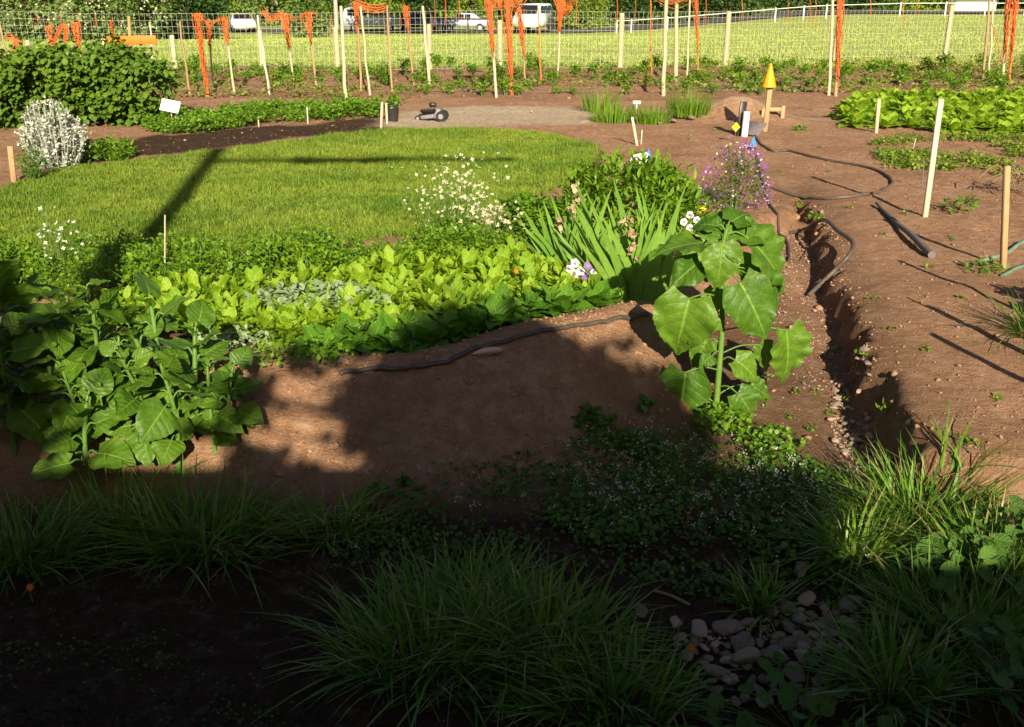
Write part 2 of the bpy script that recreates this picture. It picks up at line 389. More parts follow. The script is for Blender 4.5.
M['whitep'] = mat('white_plastic', (.82, .82, .80), (.7, .7, .68), 10, .45, .1)
M['blackp'] = mat('black_plastic', (.022, .02, .02), (.04, .035, .035), 12, .42, .15, spec=.5)
M['hose'] = mat('dusty_hose', (.05, .043, .04), (.14, .105, .08), 18, .5, .2, spec=.5)
M['grey'] = mat('grey_plastic', (.30, .28, .31), (.22, .20, .22), 12, .5, .2)
M['greyboard'] = mat('grey_board', (.24, .2, .2), (.12, .1, .1), 12, .8, .4, stretch=(4, 4, 1))
M['wire'] = mat('fence_wire', (.72, .72, .66), (.6, .6, .55), 10, .5, .0)
M['greenpost'] = mat('pale_post', (.55, .48, .30), (.42, .36, .20), 12, .8, .4, stretch=(5, 5, 1))
M['carw'] = mat('white_car_paint', (.80, .80, .80), (.76, .76, .77), 3, .25, .0, spec=.5)
M['carb'] = mat('blue_car_paint', (.06, .10, .20), (.05, .09, .17), 3, .25, .0, spec=.5)
M['cars'] = mat('silver_car_paint', (.5, .55, .66), (.45, .5, .6), 3, .25, .0, spec=.5)
M['glass'] = mat('car_glass', (.02, .025, .03), (.015, .02, .02), 3, .08, .0, spec=.6)
M['rubber'] = mat('rubber', (.02, .02, .02), (.03, .03, .03), 10, .8, .1)
M['chrome'] = mat('lamp_lens', (.7, .7, .65), (.6, .6, .6), 3, .15, .0)
M['terra'] = mat('terracotta', (.62, .36, .26), (.62, .42, .33), 10, .8, .3)
M['stone'] = mat('stone', (.16, .125, .09), (.34, .26, .20), 5, .85, .6, bscale=40, dist=.003)
M['stone2'] = mat('pink_stone', (.50, .33, .26), (.34, .25, .20), 7, .85, .6, bscale=40, dist=.003)
M['clod'] = mat('soil_clod', (.38, .22, .13), (.22, .12, .07), 12, .95, .6)
M['darkclod'] = mat('damp_clod', (.07, .045, .03), (.03, .018, .012), 12, .95, .6)  # clod copy with the foreground shade put into its colour
M['house'] = mat('house_boards', (.09, .07, .05), (.06, .05, .035), 4, .8, .3)
M['roof'] = mat('roof_shingle', (.06, .055, .05), (.04, .035, .03), 10, .9, .5)
M['roadm'] = mat('asphalt', (.10, .10, .10), (.13, .125, .12), 3, .9, .3)
M['steel'] = mat('galvanised_steel', (.4, .4, .4), (.3, .3, .3), 6, .5, .1, metal=.6)
M['teal'] = mat('green_hose', (.10, .20, .14), (.2, .28, .2), 12, .6, .2)
# ground material
m, t = nt('garden_soil'); M['ground'] = m
at_ = N(t, 'ShaderNodeAttribute', attribute_name='lf'); sp = N(t, 'ShaderNodeSeparateXYZ'); t.links.new(at_.outputs['Vector'], sp.inputs[0])
gr, moist_shade, pale = sp.outputs  # second channel: dark moist soil, plus shade painted into the foreground
n1 = noise(t, 1.3, 6); n2 = noise(t, 14, 6, .7); n3 = noise(t, 70, 4, .7); n4 = noise(t, 260, 3, .7)
dry = ramp(t, n2, [(.30, (.34, .17, .088)), (.5, (.53, .29, .17)), (.68, (.67, .43, .28))])
dry = mixc(t, mth(t, 'MULTIPLY', mth(t, 'SUBTRACT', n3, .45), 1.5, clamp=True), dry, (.54, .37, .24))
dry = mixc(t, mth(t, 'MULTIPLY', mth(t, 'SUBTRACT', n1, .45), 3, clamp=True), dry, (.33, .18, .095))
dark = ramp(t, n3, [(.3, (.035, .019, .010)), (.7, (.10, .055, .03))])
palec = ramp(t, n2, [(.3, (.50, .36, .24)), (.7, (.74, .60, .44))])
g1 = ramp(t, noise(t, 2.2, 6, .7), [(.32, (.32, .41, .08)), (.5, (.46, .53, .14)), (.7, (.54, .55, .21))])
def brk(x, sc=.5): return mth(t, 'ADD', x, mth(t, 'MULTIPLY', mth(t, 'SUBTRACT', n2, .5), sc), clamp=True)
c = mixc(t, brk(moist_shade, .5), dry, dark)
c = mixc(t, brk(pale, .6), c, palec)
c = mixc(t, gr, c, g1)
pk = N(t, 'ShaderNodeTexVoronoi'); pk.inputs['Scale'].default_value = 45; t.links.new(N(t, 'ShaderNodeTexCoord').outputs['Object'], pk.inputs['Vector'])
spk = mth(t, 'MULTIPLY', mth(t, 'LESS_THAN', pk.outputs['Distance'], .16), mth(t, 'GREATER_THAN', n2, .52))
c = mixc(t, mth(t, 'MULTIPLY', spk, .45), c, (.60, .47, .34))
p = N(t, 'ShaderNodeBsdfPrincipled'); p.inputs['Roughness'].default_value = .95; p.inputs['Specular IOR Level'].default_value = .15
t.links.new(c, p.inputs['Base Color'])
hh = mth(t, 'ADD', mth(t, 'MULTIPLY', n2, 1.0), mth(t, 'ADD', mth(t, 'MULTIPLY', n3, .6), mth(t, 'MULTIPLY', n4, .25)))
b = N(t, 'ShaderNodeBump'); b.inputs['Strength'].default_value = 1.0; b.inputs['Distance'].default_value = .045
t.links.new(hh, b.inputs['Height']); t.links.new(b.outputs[0], p.inputs['Normal'])
o = N(t, 'ShaderNodeOutputMaterial'); t.links.new(p.outputs[0], o.inputs[0])
# ------------------------------------------------------------------ ground
def axis(segs):
    out = [segs[0][0]]
    for a, b_, s0, s1 in segs:
        x = a
        while x < b_ - 1e-6:
            f = (x - a) / (b_ - a); x += s0 + (s1 - s0) * f; out.append(min(x, b_))
    return np.unique(np.array(out))
xs = axis([(-4.6, 5.2, .036, .036), (5.2, 12, .05, .4), (12, 200, .5, 14)])
xl = -axis([(4.6, 12, .05, .4), (12, 200, .5, 14)])[::-1]
xs = np.unique(np.concatenate([xl, xs]))
ys = axis([(-30, 1.2, 3, .1), (1.2, 8.5, .034, .036), (8.5, 25, .05, .14), (25, 60, .2, 1.5), (60, 260, 2, 14)])
XX, YY = np.meshgrid(xs, ys)
ZZ = H(XX, YY)
grm = ss(.5, -.2, sdf(MEAD, XX, YY) + .8 * fbm(XX * .8, YY * .8, 31))
wob = .25 * fbm(XX * 1.5, YY * 1.5, 41)
lw = ss(.1, -.1, sdf(LAWN, XX, YY) + wob * .6)
moist_shade_m = np.maximum.reduce([ss(.15, -.1, sdf(DARKB, XX, YY) + wob), .9 * ss(.1, -.3, sdf(BED, XX, YY)), .6 * lw,
    1.15 * ss(.1, -.5, sdf(LOW, XX, YY) + wob * .6) * ss(3.9, 3.2, YY), .6 * ss(1.0, .2, np.abs(XX - 1.2)) * ss(.05, -.1, sdf(LOW, XX, YY)), .35 * np.exp(-(pldist(CHAN, XX, YY) / .3) ** 2), .35 * ss(.2, -.2, sdf(ROWS, XX, YY) + wob)])  # low foreground term paints shade into the soil colour
palem = np.maximum(ss(.2, -.3, sdf(GRAV, XX, YY) + wob * 1.5), .5 * ss(.3, .0, np.abs(YY - 14.6 + .1 * XX)) * ss(-1, 1, XX))
nx, ny = len(xs), len(ys)
i, j = np.meshgrid(np.arange(ny - 1), np.arange(nx - 1), indexing='ij'); q = (i * nx + j).ravel()
g = G(); g.add(np.stack([XX, YY, ZZ], -1).reshape(-1, 3), np.stack([q, q + 1, q + nx + 1, q + nx], -1), np.stack([grm, moist_shade_m, palem], -1).reshape(-1, 3))
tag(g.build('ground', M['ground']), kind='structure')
# road
g = G(); xr = np.linspace(-120, 120, 90)
for k in range(len(xr) - 1):
    a, b2 = xr[k], xr[k + 1]; V = []
    for x, y in ((a, 83), (b2, 83), (b2, 91), (a, 91)): V.append((x, y, float(H(x, 87, False)) + .08))
    g.add(V, [[0, 1, 2, 3]])
tag(g.build('road', M['roadm']), kind='structure')

def inpoly(P, n, z=0):
    lo = P.min(0); hi = P.max(0); out = []
    while len(out) < n:
        q = rng.uniform(lo, hi, (n * 2, 2)); q = q[sdf(P, q[:, 0], q[:, 1]) < 0]; out.extend(q.tolist())
    return np.array(out[:n])
def zs(P2): return np.column_stack([P2, H(P2[:, 0], P2[:, 1])])
# ------------------------------------------------------------------ lawn
g = G()
LAWNX = poly([(-120, 215), (0, 190), (60, 168), (130, 163), (200, 153), (300, 141), (385, 131), (480, 129), (560, 133), (605, 150), (590, 178),
              (520, 205), (470, 232), (330, 248), (220, 252), (110, 252), (0, 270), (-160, 300)])
n = 260000; Pq = inpoly(LAWNX, n); Pq = Pq[sdf(LAWNX, Pq[:, 0], Pq[:, 1]) < -.06 * (1 + 2 * fbm(Pq[:, 0] * 4, Pq[:, 1] * 4, 2))]; n = len(Pq)
dens = fbm(Pq[:, 0] * 1.2, Pq[:, 1] * 1.2, 77)
yel = np.clip(.42 + .7 * fbm(Pq[:, 0] * 1.1, Pq[:, 1] * 1.6, 55) + .5 * fbm(Pq[:, 0] * 7, Pq[:, 1] * 7, 51, 2) + rng.normal(0, .28, n) + .25 * ss(9.5, 12.5, Pq[:, 1]), 0, 1)
P3 = zs(Pq); L = rng.uniform(.02, .065, n) * (1 + .7 * dens) * (1 + .6 * fbm(Pq[:, 0] * 8, Pq[:, 1] * 8, 52, 2))
blades(g, P3, L, rng.uniform(.004, .009, n), rng.uniform(0, 6.28, n), rng.uniform(0, .8, n), rng.uniform(0, .7, n), 2, yel)
tag(g.build('lawn_grass', M['grass']), 'short mown lawn grass, yellow green in the low sun', 'grass', kind='stuff')
# meadow tufts beyond the fence
g = G(); n = 90000
Y = 24.5 + 52 * rng.random(n) ** 1.7; X = rng.uniform(-.62, .62, n) * Y; P3 = zs(np.column_stack([X, Y]))
blades(g, P3, rng.uniform(.03, .10, n) * (1 + .5 * fbm(X * .3, Y * .3, 6)), rng.uniform(.012, .03, n) * (Y / 30), rng.uniform(0, 6.28, n), rng.uniform(0, .4, n), rng.uniform(0, .5, n), 2,
       np.clip(.5 + .8 * fbm(X * .25, Y * .12, 19) + rng.normal(0, .25, n), 0, 1))
tag(g.build('meadow_grass', M['meadow']), 'pale yellow green meadow grass beyond the wire fence', 'grass', kind='stuff')
# clods and grit everywhere on bare soil
gd = G(); g = G(); RT = [rockT(200 + k, ICO1, .9, .7, 6) for k in range(5)]
for T in RT:
    n = 2300; Y = 2.2 + 12 * rng.random(n) ** 1.6; X = rng.uniform(-.6, .6, n) * (Y + .6)
    ok = (sdf(LAWN, X, Y) > .05); X = X[ok]; Y = Y[ok]; n = len(X); s_ = rng.gamma(1.4, .0024, n) + .0025
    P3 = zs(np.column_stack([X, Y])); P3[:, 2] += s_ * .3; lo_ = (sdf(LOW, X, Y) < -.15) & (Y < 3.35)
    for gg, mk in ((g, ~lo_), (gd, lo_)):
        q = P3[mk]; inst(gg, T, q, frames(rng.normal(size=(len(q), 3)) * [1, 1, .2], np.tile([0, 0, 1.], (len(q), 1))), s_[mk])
BK = poly([(215, 385), (430, 380), (560, 345), (650, 325), (680, 390), (560, 440), (420, 450), (215, 450)], -.05)
TE = poly([(790, 200), (830, 205), (850, 260), (880, 330), (920, 470), (880, 470), (840, 330), (800, 230)])
for T in RT:
    for PP, n, sc in ((BK, 380, .005), (TE, 110, .006), (ROWS, 900, .010)):
        Pq = inpoly(PP, n); P3 = zs(Pq); s_ = sc * rng.gamma(1.3, .7, n) + .003
        inst(g, T, P3, frames(rng.normal(size=(n, 3)) * [1, 1, .2], np.tile([0, 0, 1.], (n, 1))), s_)
tag(gd.build('damp_soil_clods', M['darkclod'], smooth=False), 'dark damp crumbs of soil in the shaded foreground', 'soil', kind='stuff')  # darker clods to go with the painted foreground shade
tag(g.build('soil_clods', M['clod'], smooth=False), 'crumbs and small clods of dry brown soil', 'soil', kind='stuff')
# ------------------------------------------------------------------ stones
rocks = []
for k in range(14):
    g = G(); T = rockT(k + 1, ICO3, .3, .5, 11); g.add(T[0], T[1], T[2]); mm = M['stone2'] if k in (1, 4, 7) else M['stone']
    o = g.build('stone', mm, smooth=True); tag(o, None, 'stone'); rocks.append(Proto(o))
STO = poly([(672, 632), (700, 618), (760, 612), (800, 588), (850, 592), (872, 640), (880, 690), (800, 700), (730, 690), (690, 668)], -.2)
def stone(x, y, s, lab, grp, k=None, rz=None, dz=.25, flat=1):
    p = on(x, y); o = rocks[rng.integers(14) if k is None else k].put((p[0], p[1], p[2] + s * dz), rng.uniform(0, 6.28) if rz is None else rz, s, lab, grp, rng.normal(0, .25))
    return o
fl = at(726, 634); big = stone(fl[0], fl[1], .062, 'large flat grey stone at the upper left of the stone heap', 'stones in the heap', 3, .1, .35); big.scale = (.068, .05, .05)
cnt = 0
pts = []
while cnt < 138:
    q = inpoly(STO, 1)[0]; s_ = .019 + .034 * rng.random() ** 1.6
    if all((q[0] - a) ** 2 + (q[1] - b2) ** 2 > ((s_ + c_) * .72) ** 2 for a, b2, c_ in pts) and np.hypot(q[0] - fl[0], q[1] - fl[1]) > .06 or rng.random() < .02:
        pts.append((*q, s_)); cnt += 1
        stone(q[0], q[1], s_, 'rounded stone in the shaded stone heap at the bottom of the dry channel', 'stones in the heap', dz=rng.uniform(.15, .6))
for px, py, s_, lab in [(800, 572, .045, 'pale stone lying alone above the stone heap'), (666, 568, .03, 'small pale stone alone on dark soil left of the heap'),
                    (640, 615, .04, 'dull brown stone half hidden in grass left of the heap'), (675, 625, .04, 'round grey stone just left of the flat grey stone')]:
    q = at(px, py); stone(q[0], q[1], s_, lab, None)
CH1 = poly([(834, 372), (862, 366), (874, 430), (900, 470), (870, 480), (840, 455), (832, 410)], -.22)
pts = []; cnt = 0
while cnt < 84:
    q = inpoly(CH1, 1)[0]; s_ = rng.uniform(.014, .036)
    if all((q[0] - a) ** 2 + (q[1] - b2) ** 2 > ((s_ + c_) * .55) ** 2 for a, b2, c_ in pts) or rng.random() < .02:
        pts.append((*q, s_)); cnt += 1
        stone(q[0], q[1], s_, 'small sunlit pinkish stone in the dry channel beside the path', 'stones in the dry channel', rng.choice([1, 4, 7, 10, 13, 2]), dz=.4)
CH2 = poly([(775, 238), (815, 240), (832, 300), (856, 372), (800, 385), (775, 350), (760, 290)], -.2)
for q in inpoly(CH2, 60):
    stone(q[0], q[1], rng.uniform(.009, .024), 'small pebble scattered along the upper dry channel', 'pebbles in the upper channel', rng.choice([1, 4, 7, 10, 13, 2]), dz=.4)
g = G()
for T in RT:
    for PP, n in ((CH1, 170), (CH2, 190), (STO, 300)):
        Pq = inpoly(PP, n); Pq = Pq[fbm(Pq[:, 0] * 4, Pq[:, 1] * 4, 12) > -.1]; n = len(Pq); P3 = zs(Pq); s_ = rng.uniform(.003, .009, n)
        inst(g, T, P3, frames(rng.normal(size=(n, 3)), np.tile([0, 0, 1.], (n, 1))), s_)
tag(g.build('gravel', M['stone2'], smooth=False), 'fine gravel in the dry channel', 'gravel', kind='stuff')
for px, py, s_, lab in [(596, 118, .07, 'squarish pale stone standing by the seedling patch'), (674, 123, .08, 'low tan stone left of the grey stones by the chives'),
        (683, 119, .09, 'white stone behind the chive patch'), (692, 121, .08, 'grey stone nearest the soil mound'), (660, 125, .05, 'small flat stone at the front of the chive patch'),
        (531, 113, .05, 'small pale stone on the bare pale ground')]:
    q = at(px, py); stone(q[0], q[1], s_, lab, None, dz=.4)
# ------------------------------------------------------------------ sunflowers
P_heart2 = lambda v: np.where(v < .25, .55 + .45 * ss(-.05, .25, v), np.maximum(np.cos(np.clip((v - .25) / .75, 0, 1) * math.pi / 2) ** .9 * (1 - .12 * ss(.6, .95, v)), .01))
HT = [leafT(24, 14, P_heart2, .45, .04 + .10 * (k % 3), .22 + .16 * (k % 4), .075 + .02 * (k % 2), .13, 2.1 + .5 * k, .016, seed=k * 1.7) for k in range(6)]
HY = [leafT(16, 10, P_heart2, .47, .14, .12 + .09 * (k % 4), .05 + .02 * (k % 2), .12, 1.8 + .4 * k, .018, seed=k * 2.1) for k in range(6)]
def leaf_at(g, gs, stem_pt, base, tip, nrm, wid=1.0, k=0, rs=.004, HT=HT):
    """one leaf from base to tip with a petiole from the stem"""
    base = np.asarray(base, float); tip = np.asarray(tip, float); d = tip - base; Ln = np.linalg.norm(d)
    fr = frames(d[None], np.asarray(nrm, float)[None])
    inst(g, HT[k % 6], base[None], fr, np.array([[Ln * wid, Ln, Ln]]))
    if gs is not None:
        mid = (np.asarray(stem_pt) + base) / 2 + np.array([0, 0, .02])
        tube(gs, smoothline([stem_pt, mid, base], 4), [rs * 1.2] + [rs] * 7 + [rs * .8], 6)
def wpt(px, py, Y0, dy): return atY(px, py, Y0 + dy)
b0 = at(716, 407); Y0 = b0[1]
sf = thing('sunflower_plant', 'tall young sunflower with big heart shaped leaves standing alone beside the dry channel', 'sunflower', tuple(b0))
g = G(); gs = G()
stem = smoothline([b0 + [0, 0, -.03], wpt(719, 370, Y0, 0), wpt(722, 330, Y0, .01), wpt(722, 290, Y0, .0), wpt(722, 250, Y0, .02), wpt(727, 228, Y0, .03)], 5)
gs2 = G(); tube(gs2, stem, np.linspace(.016, .009, len(stem)), 10); gs2.build('stem', M['stem'], sf, origin=b0).location = (0, 0, 0)
def stp(z):
    k = np.argmin(np.abs(stem[:, 2] - z)); return stem[k]
SL = [  # base px, tip px, depth base, depth tip, normal, width
 ((727, 240), (724, 203), .03, .18, (0, -.5, 1), 1.5), ((735, 236), (770, 216), .05, .16, (.1, -.6, 1), 1.15), ((720, 237), (700, 212), .05, .15, (-.2, -.6, 1), 1.2),
 ((722, 243), (722, 284), -.04, -.16, (0, -1, .75), 1.05),
 ((703, 243), (648, 246), .03, -.02, (-.1, -.1, 1), 1.0), ((745, 236), (806, 284), .04, .02, (.35, -.7, .8), .78),
 ((740, 283), (774, 340), -.10, -.18, (.25, -1, .5), .98), ((752, 270), (790, 312), .02, -.02, (.3, -.9, .6), .9),
 ((690, 298), (672, 362), -.10, -.16, (-.2, -1, .55), 1.08), ((700, 312), (722, 322), -.06, -.14, (0, -1, .8), 1.1), ((712, 318), (688, 342), -.06, -.12, (-.2, -1, .8), .7),
 ((786, 330), (797, 390), .0, -.03, (.4, -1, .35), .85), ((686, 372), (678, 428), -.05, -.10, (-.35, -1, .4), 1.05),
 ((737, 393), (760, 420), -.08, -.12, (.1, -1, .6), 1.1), ((735, 360), (765, 378), -.05, -.1, (.1, -.9, .8), 1.0), ((712, 356), (703, 362), -.05, -.1, (0, -.9, .8), 1.3),
 ((728, 250), (746, 262), -.03, -.08, (.3, -.8, .8), 1.0), ((714, 252), (700, 265), 0, .05, (-.3, -.8, .8), 1.0),
  ((700, 262), (668, 285), .02, -.04, (-.3, -.8, .9), 1.0), ((740, 262), (768, 290), .06, .04, (.3, -.8, .8), 1.0), ((708, 340), (690, 368), .04, .0, (-.2, -1, .7), .9),
 ((760, 345), (782, 372), .05, .03, (.3, -1, .6), .8), ((694, 398), (680, 410), .06, .02, (-.2, -.9, .8), 1.1),
 ((748, 385), (776, 396), .04, .02, (.2, -.9, .8), .9), ((716, 290), (706, 318), .06, .04, (-.2, -1, .6), .9), ((732, 222), (752, 206), .06, .14, (.1, -.6, 1), 1.2), ((716, 226), (690, 218), .04, .1, (-.2, -.7, 1), 1.0),
 ((708, 395), (700, 408), .05, .0, (0, -.9, .9), 1.2), ((722, 262), (700, 280), .08, .14, (-.2, -.6, .9), .9), ((745, 300), (765, 300), .1, .12, (.2, -.8, .9), .9)]
for k, (bp, tp, d0, d1, nr, wd) in enumerate(SL):
    B = wpt(*bp, Y0, d0); Tt = wpt(*tp, Y0, d1)
    leaf_at(g, gs, stp(B[2] + (.0 if k < 7 else -.02)), B, Tt, nr, wd, k)
for o in (g.build('foliage', M['sunfl'], sf, origin=b0), gs.build('leaf_stalks', M['stem'], sf, origin=b0)): o.location = (0, 0, 0)
def young_sunflower(h, nl, size, seed):
    r = np.random.default_rng(seed)
    root = thing('sunflower_plant', None, 'sunflower'); g = G(); gs = G(); g2 = G()
    st = smoothline([(0, 0, -.03), (r.normal(0, .015), r.normal(0, .015), h * .5), (r.normal(0, .03), r.normal(0, .03), h)], 6)
    tube(g2, st, np.linspace(.012, .007, len(st)), 8)
    for k in range(nl):
        f = .3 + .7 * k / (nl - 1); sp_ = st[int(f * (len(st) - 1))]; az = k * 2.4 + r.normal(0, .3) ; s_ = size * (.75 + .5 * math.sin(math.pi * min(f * .9, 1))) * r.uniform(.8, 1.15)
        pe = .3 * size + .35 * size * (1 - f); up = .9 * (f - .3)
        dirh = np.array([math.cos(az), math.sin(az), 0])
        B = sp_ + dirh * pe + [0, 0, pe * (.3 + up)]
        Tt = B + dirh * s_ * (.95 - .3 * f * (f > .85)) + np.array([0, 0, s_ * (-.05 + .5 * (f > .75) * f + r.normal(0, .22))])
        leaf_at(g, gs, sp_, B, Tt, (r.normal(0, .3), -.75 + r.normal(0, .25), 1), r.uniform(.85, 1.1), k, HT=HY)
    for k in range(3):
        az = r.uniform(0, 6.28); d = np.array([math.cos(az) * .5, math.sin(az) * .5, .8]) * size * .55
        leaf_at(g, None, None, st[-1], st[-1] + d, (-d[0], -d[1], .4), .7, k)
    g2.build('stem', M['stem'], root); g.build('foliage', M['sunfl'], root); gs.build('leaf_stalks', M['stem'], root)
    return Proto(root)
YS = [young_sunflower(.52, 14, .135, 5), young_sunflower(.46, 12, .125, 9), young_sunflower(.58, 15, .145, 14), young_sunflower(.34, 9, .11, 15)]
LS = [(178, 474, 0, .95, 'at the right front of the sunflower patch, leaves over the bare bank', 2.2), (150, 462, 2, .85, 'second from the right in the sunflower patch', .3), (95, 488, 3, 1.15, 'short one at the front with its stem in the grass', 1.0),
      (110, 440, 0, 1.1, 'in the middle of the sunflower patch', 4.0), (215, 452, 1, .8, 'rightmost one, low, leaning over the sunlit bare bank', 5.2), (60, 430, 2, .95, 'tall one left of the middle of the sunflower patch', 2.9), (15, 455, 2, 1.0, 'shaded front one at the left picture edge', 1.2),
      (5, 415, 0, 1.15, 'at the left edge behind the shaded sunflower', 3.3), (50, 385, 1, 1.1, 'at the back left of the sunflower patch', .9), (105, 395, 1, 1.0, 'at the back of the sunflower patch near the lettuce', 5.8), (160, 405, 3, 1.3, 'at the back right of the patch against the lettuce', 2.0),
      (-30, 440, 2, 1.05, 'cut by the left picture edge', 4.4), (200, 425, 3, 1.2, 'small one between the bank and the lettuce', 1.4), (80, 462, 0, .8, 'near the front, its leaves half sunlit', 2.6), (30, 405, 3, 1.4, 'low one behind the left edge plants', 5.1), (235, 440, 3, .9, 'smallest one out on the bare bank', .8), (75, 415, 2, .8, 'slender one left of the middle', 1.9), (150, 432, 3, 1.3, 'low bushy one right of the middle', 3.3), (130, 425, 2, .8, 'behind the middle sunflower', 3.8)]
for px, py, k, sc, lab, rz in LS:
    q = at(px, py); YS[k].put(tuple(q), rz, sc, 'young leafy sunflower ' + lab, 'young sunflowers on the left')
# ------------------------------------------------------------------ lettuce, chard
def rosette(name, cat, nl, size, prof, W, mt, up=(.5, 1.2), seed=0, ruf=.1, stalk=.0, sd=0.2):
    r = np.random.default_rng(seed); root = thing(name, None, cat); g = G()
    Ts = [leafT(7, 4, prof, W, .3, dr, ruf, 0, 2.5, seed=s) for s, dr in ((0, .15), (1.3, .4), (2.9, .7))]
    for k in range(nl):
        f = k / nl; az = k * 2.4 + r.normal(0, .3); el = up[0] + (up[1] - up[0]) * f + r.normal(0, .1); s_ = size * (1.05 - .35 * f) * r.uniform(.8, 1.15)
        d = np.array([[math.cos(az) * math.cos(el), math.sin(az) * math.cos(el), math.sin(el)]])
        h = np.array([[-math.cos(az), -math.sin(az), .6]])
        P = np.array([[.02 * math.cos(az), .02 * math.sin(az), size * sd * f]])
        inst(g, Ts[(0 if f > .6 else r.integers(1, 3))], P, frames(d, h), np.array([s_]), np.array([r.random()]))
    o = g.build('foliage', mt, root); return Proto(root)
LT = [rosette('lettuce_plant', 'lettuce', 22, .175, P_spat, .19, M['lettuce'], (.6, 1.4), k, .14) for k in range(4)]
LD = [rosette('spinach_plant', 'spinach', 12, .20, P_heart, .40, M['lettuce2'], (.3, 1.1), 20 + k) for k in range(3)]
BEDL = poly([(120, 308), (250, 306), (330, 288), (430, 275), (520, 268), (590, 300), (585, 312), (430, 340), (300, 352), (200, 342), (130, 330)])
BEDD = poly([(330, 355), (430, 340), (500, 318), (590, 305), (620, 312), (560, 332), (440, 362), (380, 368), (320, 370)])
def spaced(P, n, dmin):
    out = []; tries = 0
    while len(out) < n and tries < n * 60:
        q = inpoly(P, 1)[0]; tries += 1
        if all((q[0] - a[0]) ** 2 + (q[1] - a[1]) ** 2 > dmin ** 2 for a in out): out.append(q)
    return out
for q in spaced(BEDL, 120, .12): LT[rng.integers(4)].put(on(*q), rng.uniform(0, 6.28), rng.uniform(.65, 1.25), 'bright yellow green lettuce plant in the sunlit bed', 'lettuces in the bed')
for q in spaced(BEDD, 48, .12): LD[rng.integers(3)].put(on(*q), rng.uniform(0, 6.28), rng.uniform(.75, 1.05), 'darker broad leaved spinach plant along the shaded front edge of the bed', 'spinach along the bed edge')
CHD = [rosette('chard_plant', 'chard', 14, .225, P_oval, .34, M['chard'], (.5, 1.2), 40 + k, .08) for k in range(3)]
RB = poly([(835, 116), (862, 99), (1040, 97), (1100, 104), (1100, 138), (960, 136), (880, 130), (845, 126)])
for q in spaced(RB, 200, .175): CHD[rng.integers(3)].put(on(*q), rng.uniform(0, 6.28), rng.uniform(.75, 1.1), 'leafy green chard plant in the dense bed on the right', 'chard in the right bed')
# sage / grey kale clump
g = G(); q0 = at(318, 318); n = 520
a = rng.uniform(0, 6.28, n); rr = np.sqrt(rng.random(n)); P3 = np.column_stack([.42 * rr * np.cos(a), .17 * rr * np.sin(a), .18 * np.sqrt(1 - .8 * rr ** 2) * rng.uniform(.6, 1, n)])
inst(g, leafT(3, 2, P_oval, .36, .3, .3), P3, rot_up(n), rng.uniform(.035, .06, n))
tag(g.build('sage_plant', M['sage']), 'low grey green sage clump behind the lettuces', 'sage').location = q0
# small weeds / silver clump in the left of bed
for px, py, lab in ((232, 352, 'low grey green herb between the sunflowers and the lettuces'), (300, 368, 'small grey green herb at the near edge of the bed by the bare bank')):
    g = G(); n = 260; a = rng.uniform(0, 6.28, n); rr = np.sqrt(rng.random(n)); P3 = np.column_stack([.22 * rr * np.cos(a), .12 * rr * np.sin(a), .10 * rng.uniform(.3, 1, n)])
    inst(g, T_small, P3, rot_up(n), rng.uniform(.02, .035, n)); o = g.build('herb_plant', M['bushg'] if px > 280 else M['sage']); tag(o, lab, 'herb'); o.location = at(px, py)
# ------------------------------------------------------------------ parsley row / carrots
def herb(nst, h, rad, nleaf, ls, mt, seed, name='parsley_plant', cat='parsley', cl=.03, stemr=.0018):
    r = np.random.default_rng(seed); root = thing(name, None, cat); gs = G(); g = G()
    for s_ in range(nst):
        az = r.uniform(0, 6.28); R_ = rad * math.sqrt(r.random()); hh = h * r.uniform(.6, 1.05) * (1 - .35 * (R_ / rad) ** 2)
        tip = np.array([R_ * math.cos(az), R_ * math.sin(az), hh]); tube(gs, [(tip[0] * .1, tip[1] * .1, 0), (tip[0] * .5, tip[1] * .5, hh * .65), tip], stemr, 4)
        n = nleaf; f = r.uniform(.55, 1.02, n)[:, None]; P = tip * np.concatenate([f ** 1.3, f ** 1.3, f], 1) + r.normal(0, cl, (n, 3)) * [1, 1, .6]
        inst(g, T_small, P, rot_up(n, .5), r.uniform(.6, 1.3, n) * ls)
    gs.build('stems', M['stem'], root); g.build('foliage', mt, root); return Proto(root)
PT = [herb(14, .19, .11, 26, .022, M['parsley'], 50 + k, cl=.022) for k in range(4)]
PR = poly([(-60, 290), (0, 272), (130, 268), (250, 268), (400, 262), (470, 250), (500, 262), (410, 275), (300, 292), (200, 300), (80, 305), (-60, 320)])
for q in spaced(PR, 88, .15): PT[rng.integers(4)].put(on(*q), rng.uniform(0, 6.28), rng.uniform(.7, 1.7), 'feathery green carrot top in the row along the lawn edge', 'carrots along the lawn edge', ).__setitem__('category', 'carrot plant')
LP = [herb(34, .26, .2, 34, .026, M['parsley'], 60, cl=.03)]
for px, py, sc, lab in ((430, 268, 1.1, 'lush dark green parsley clump left of the white flowering plant'), (470, 262, .95, 'parsley clump in front of the white flowering plant'), (400, 275, .8, 'smaller parsley clump left of the lush one')):
    LP[0].put(tuple(at(px, py)), rng.uniform(0, 6), sc, lab, 'parsley clumps')
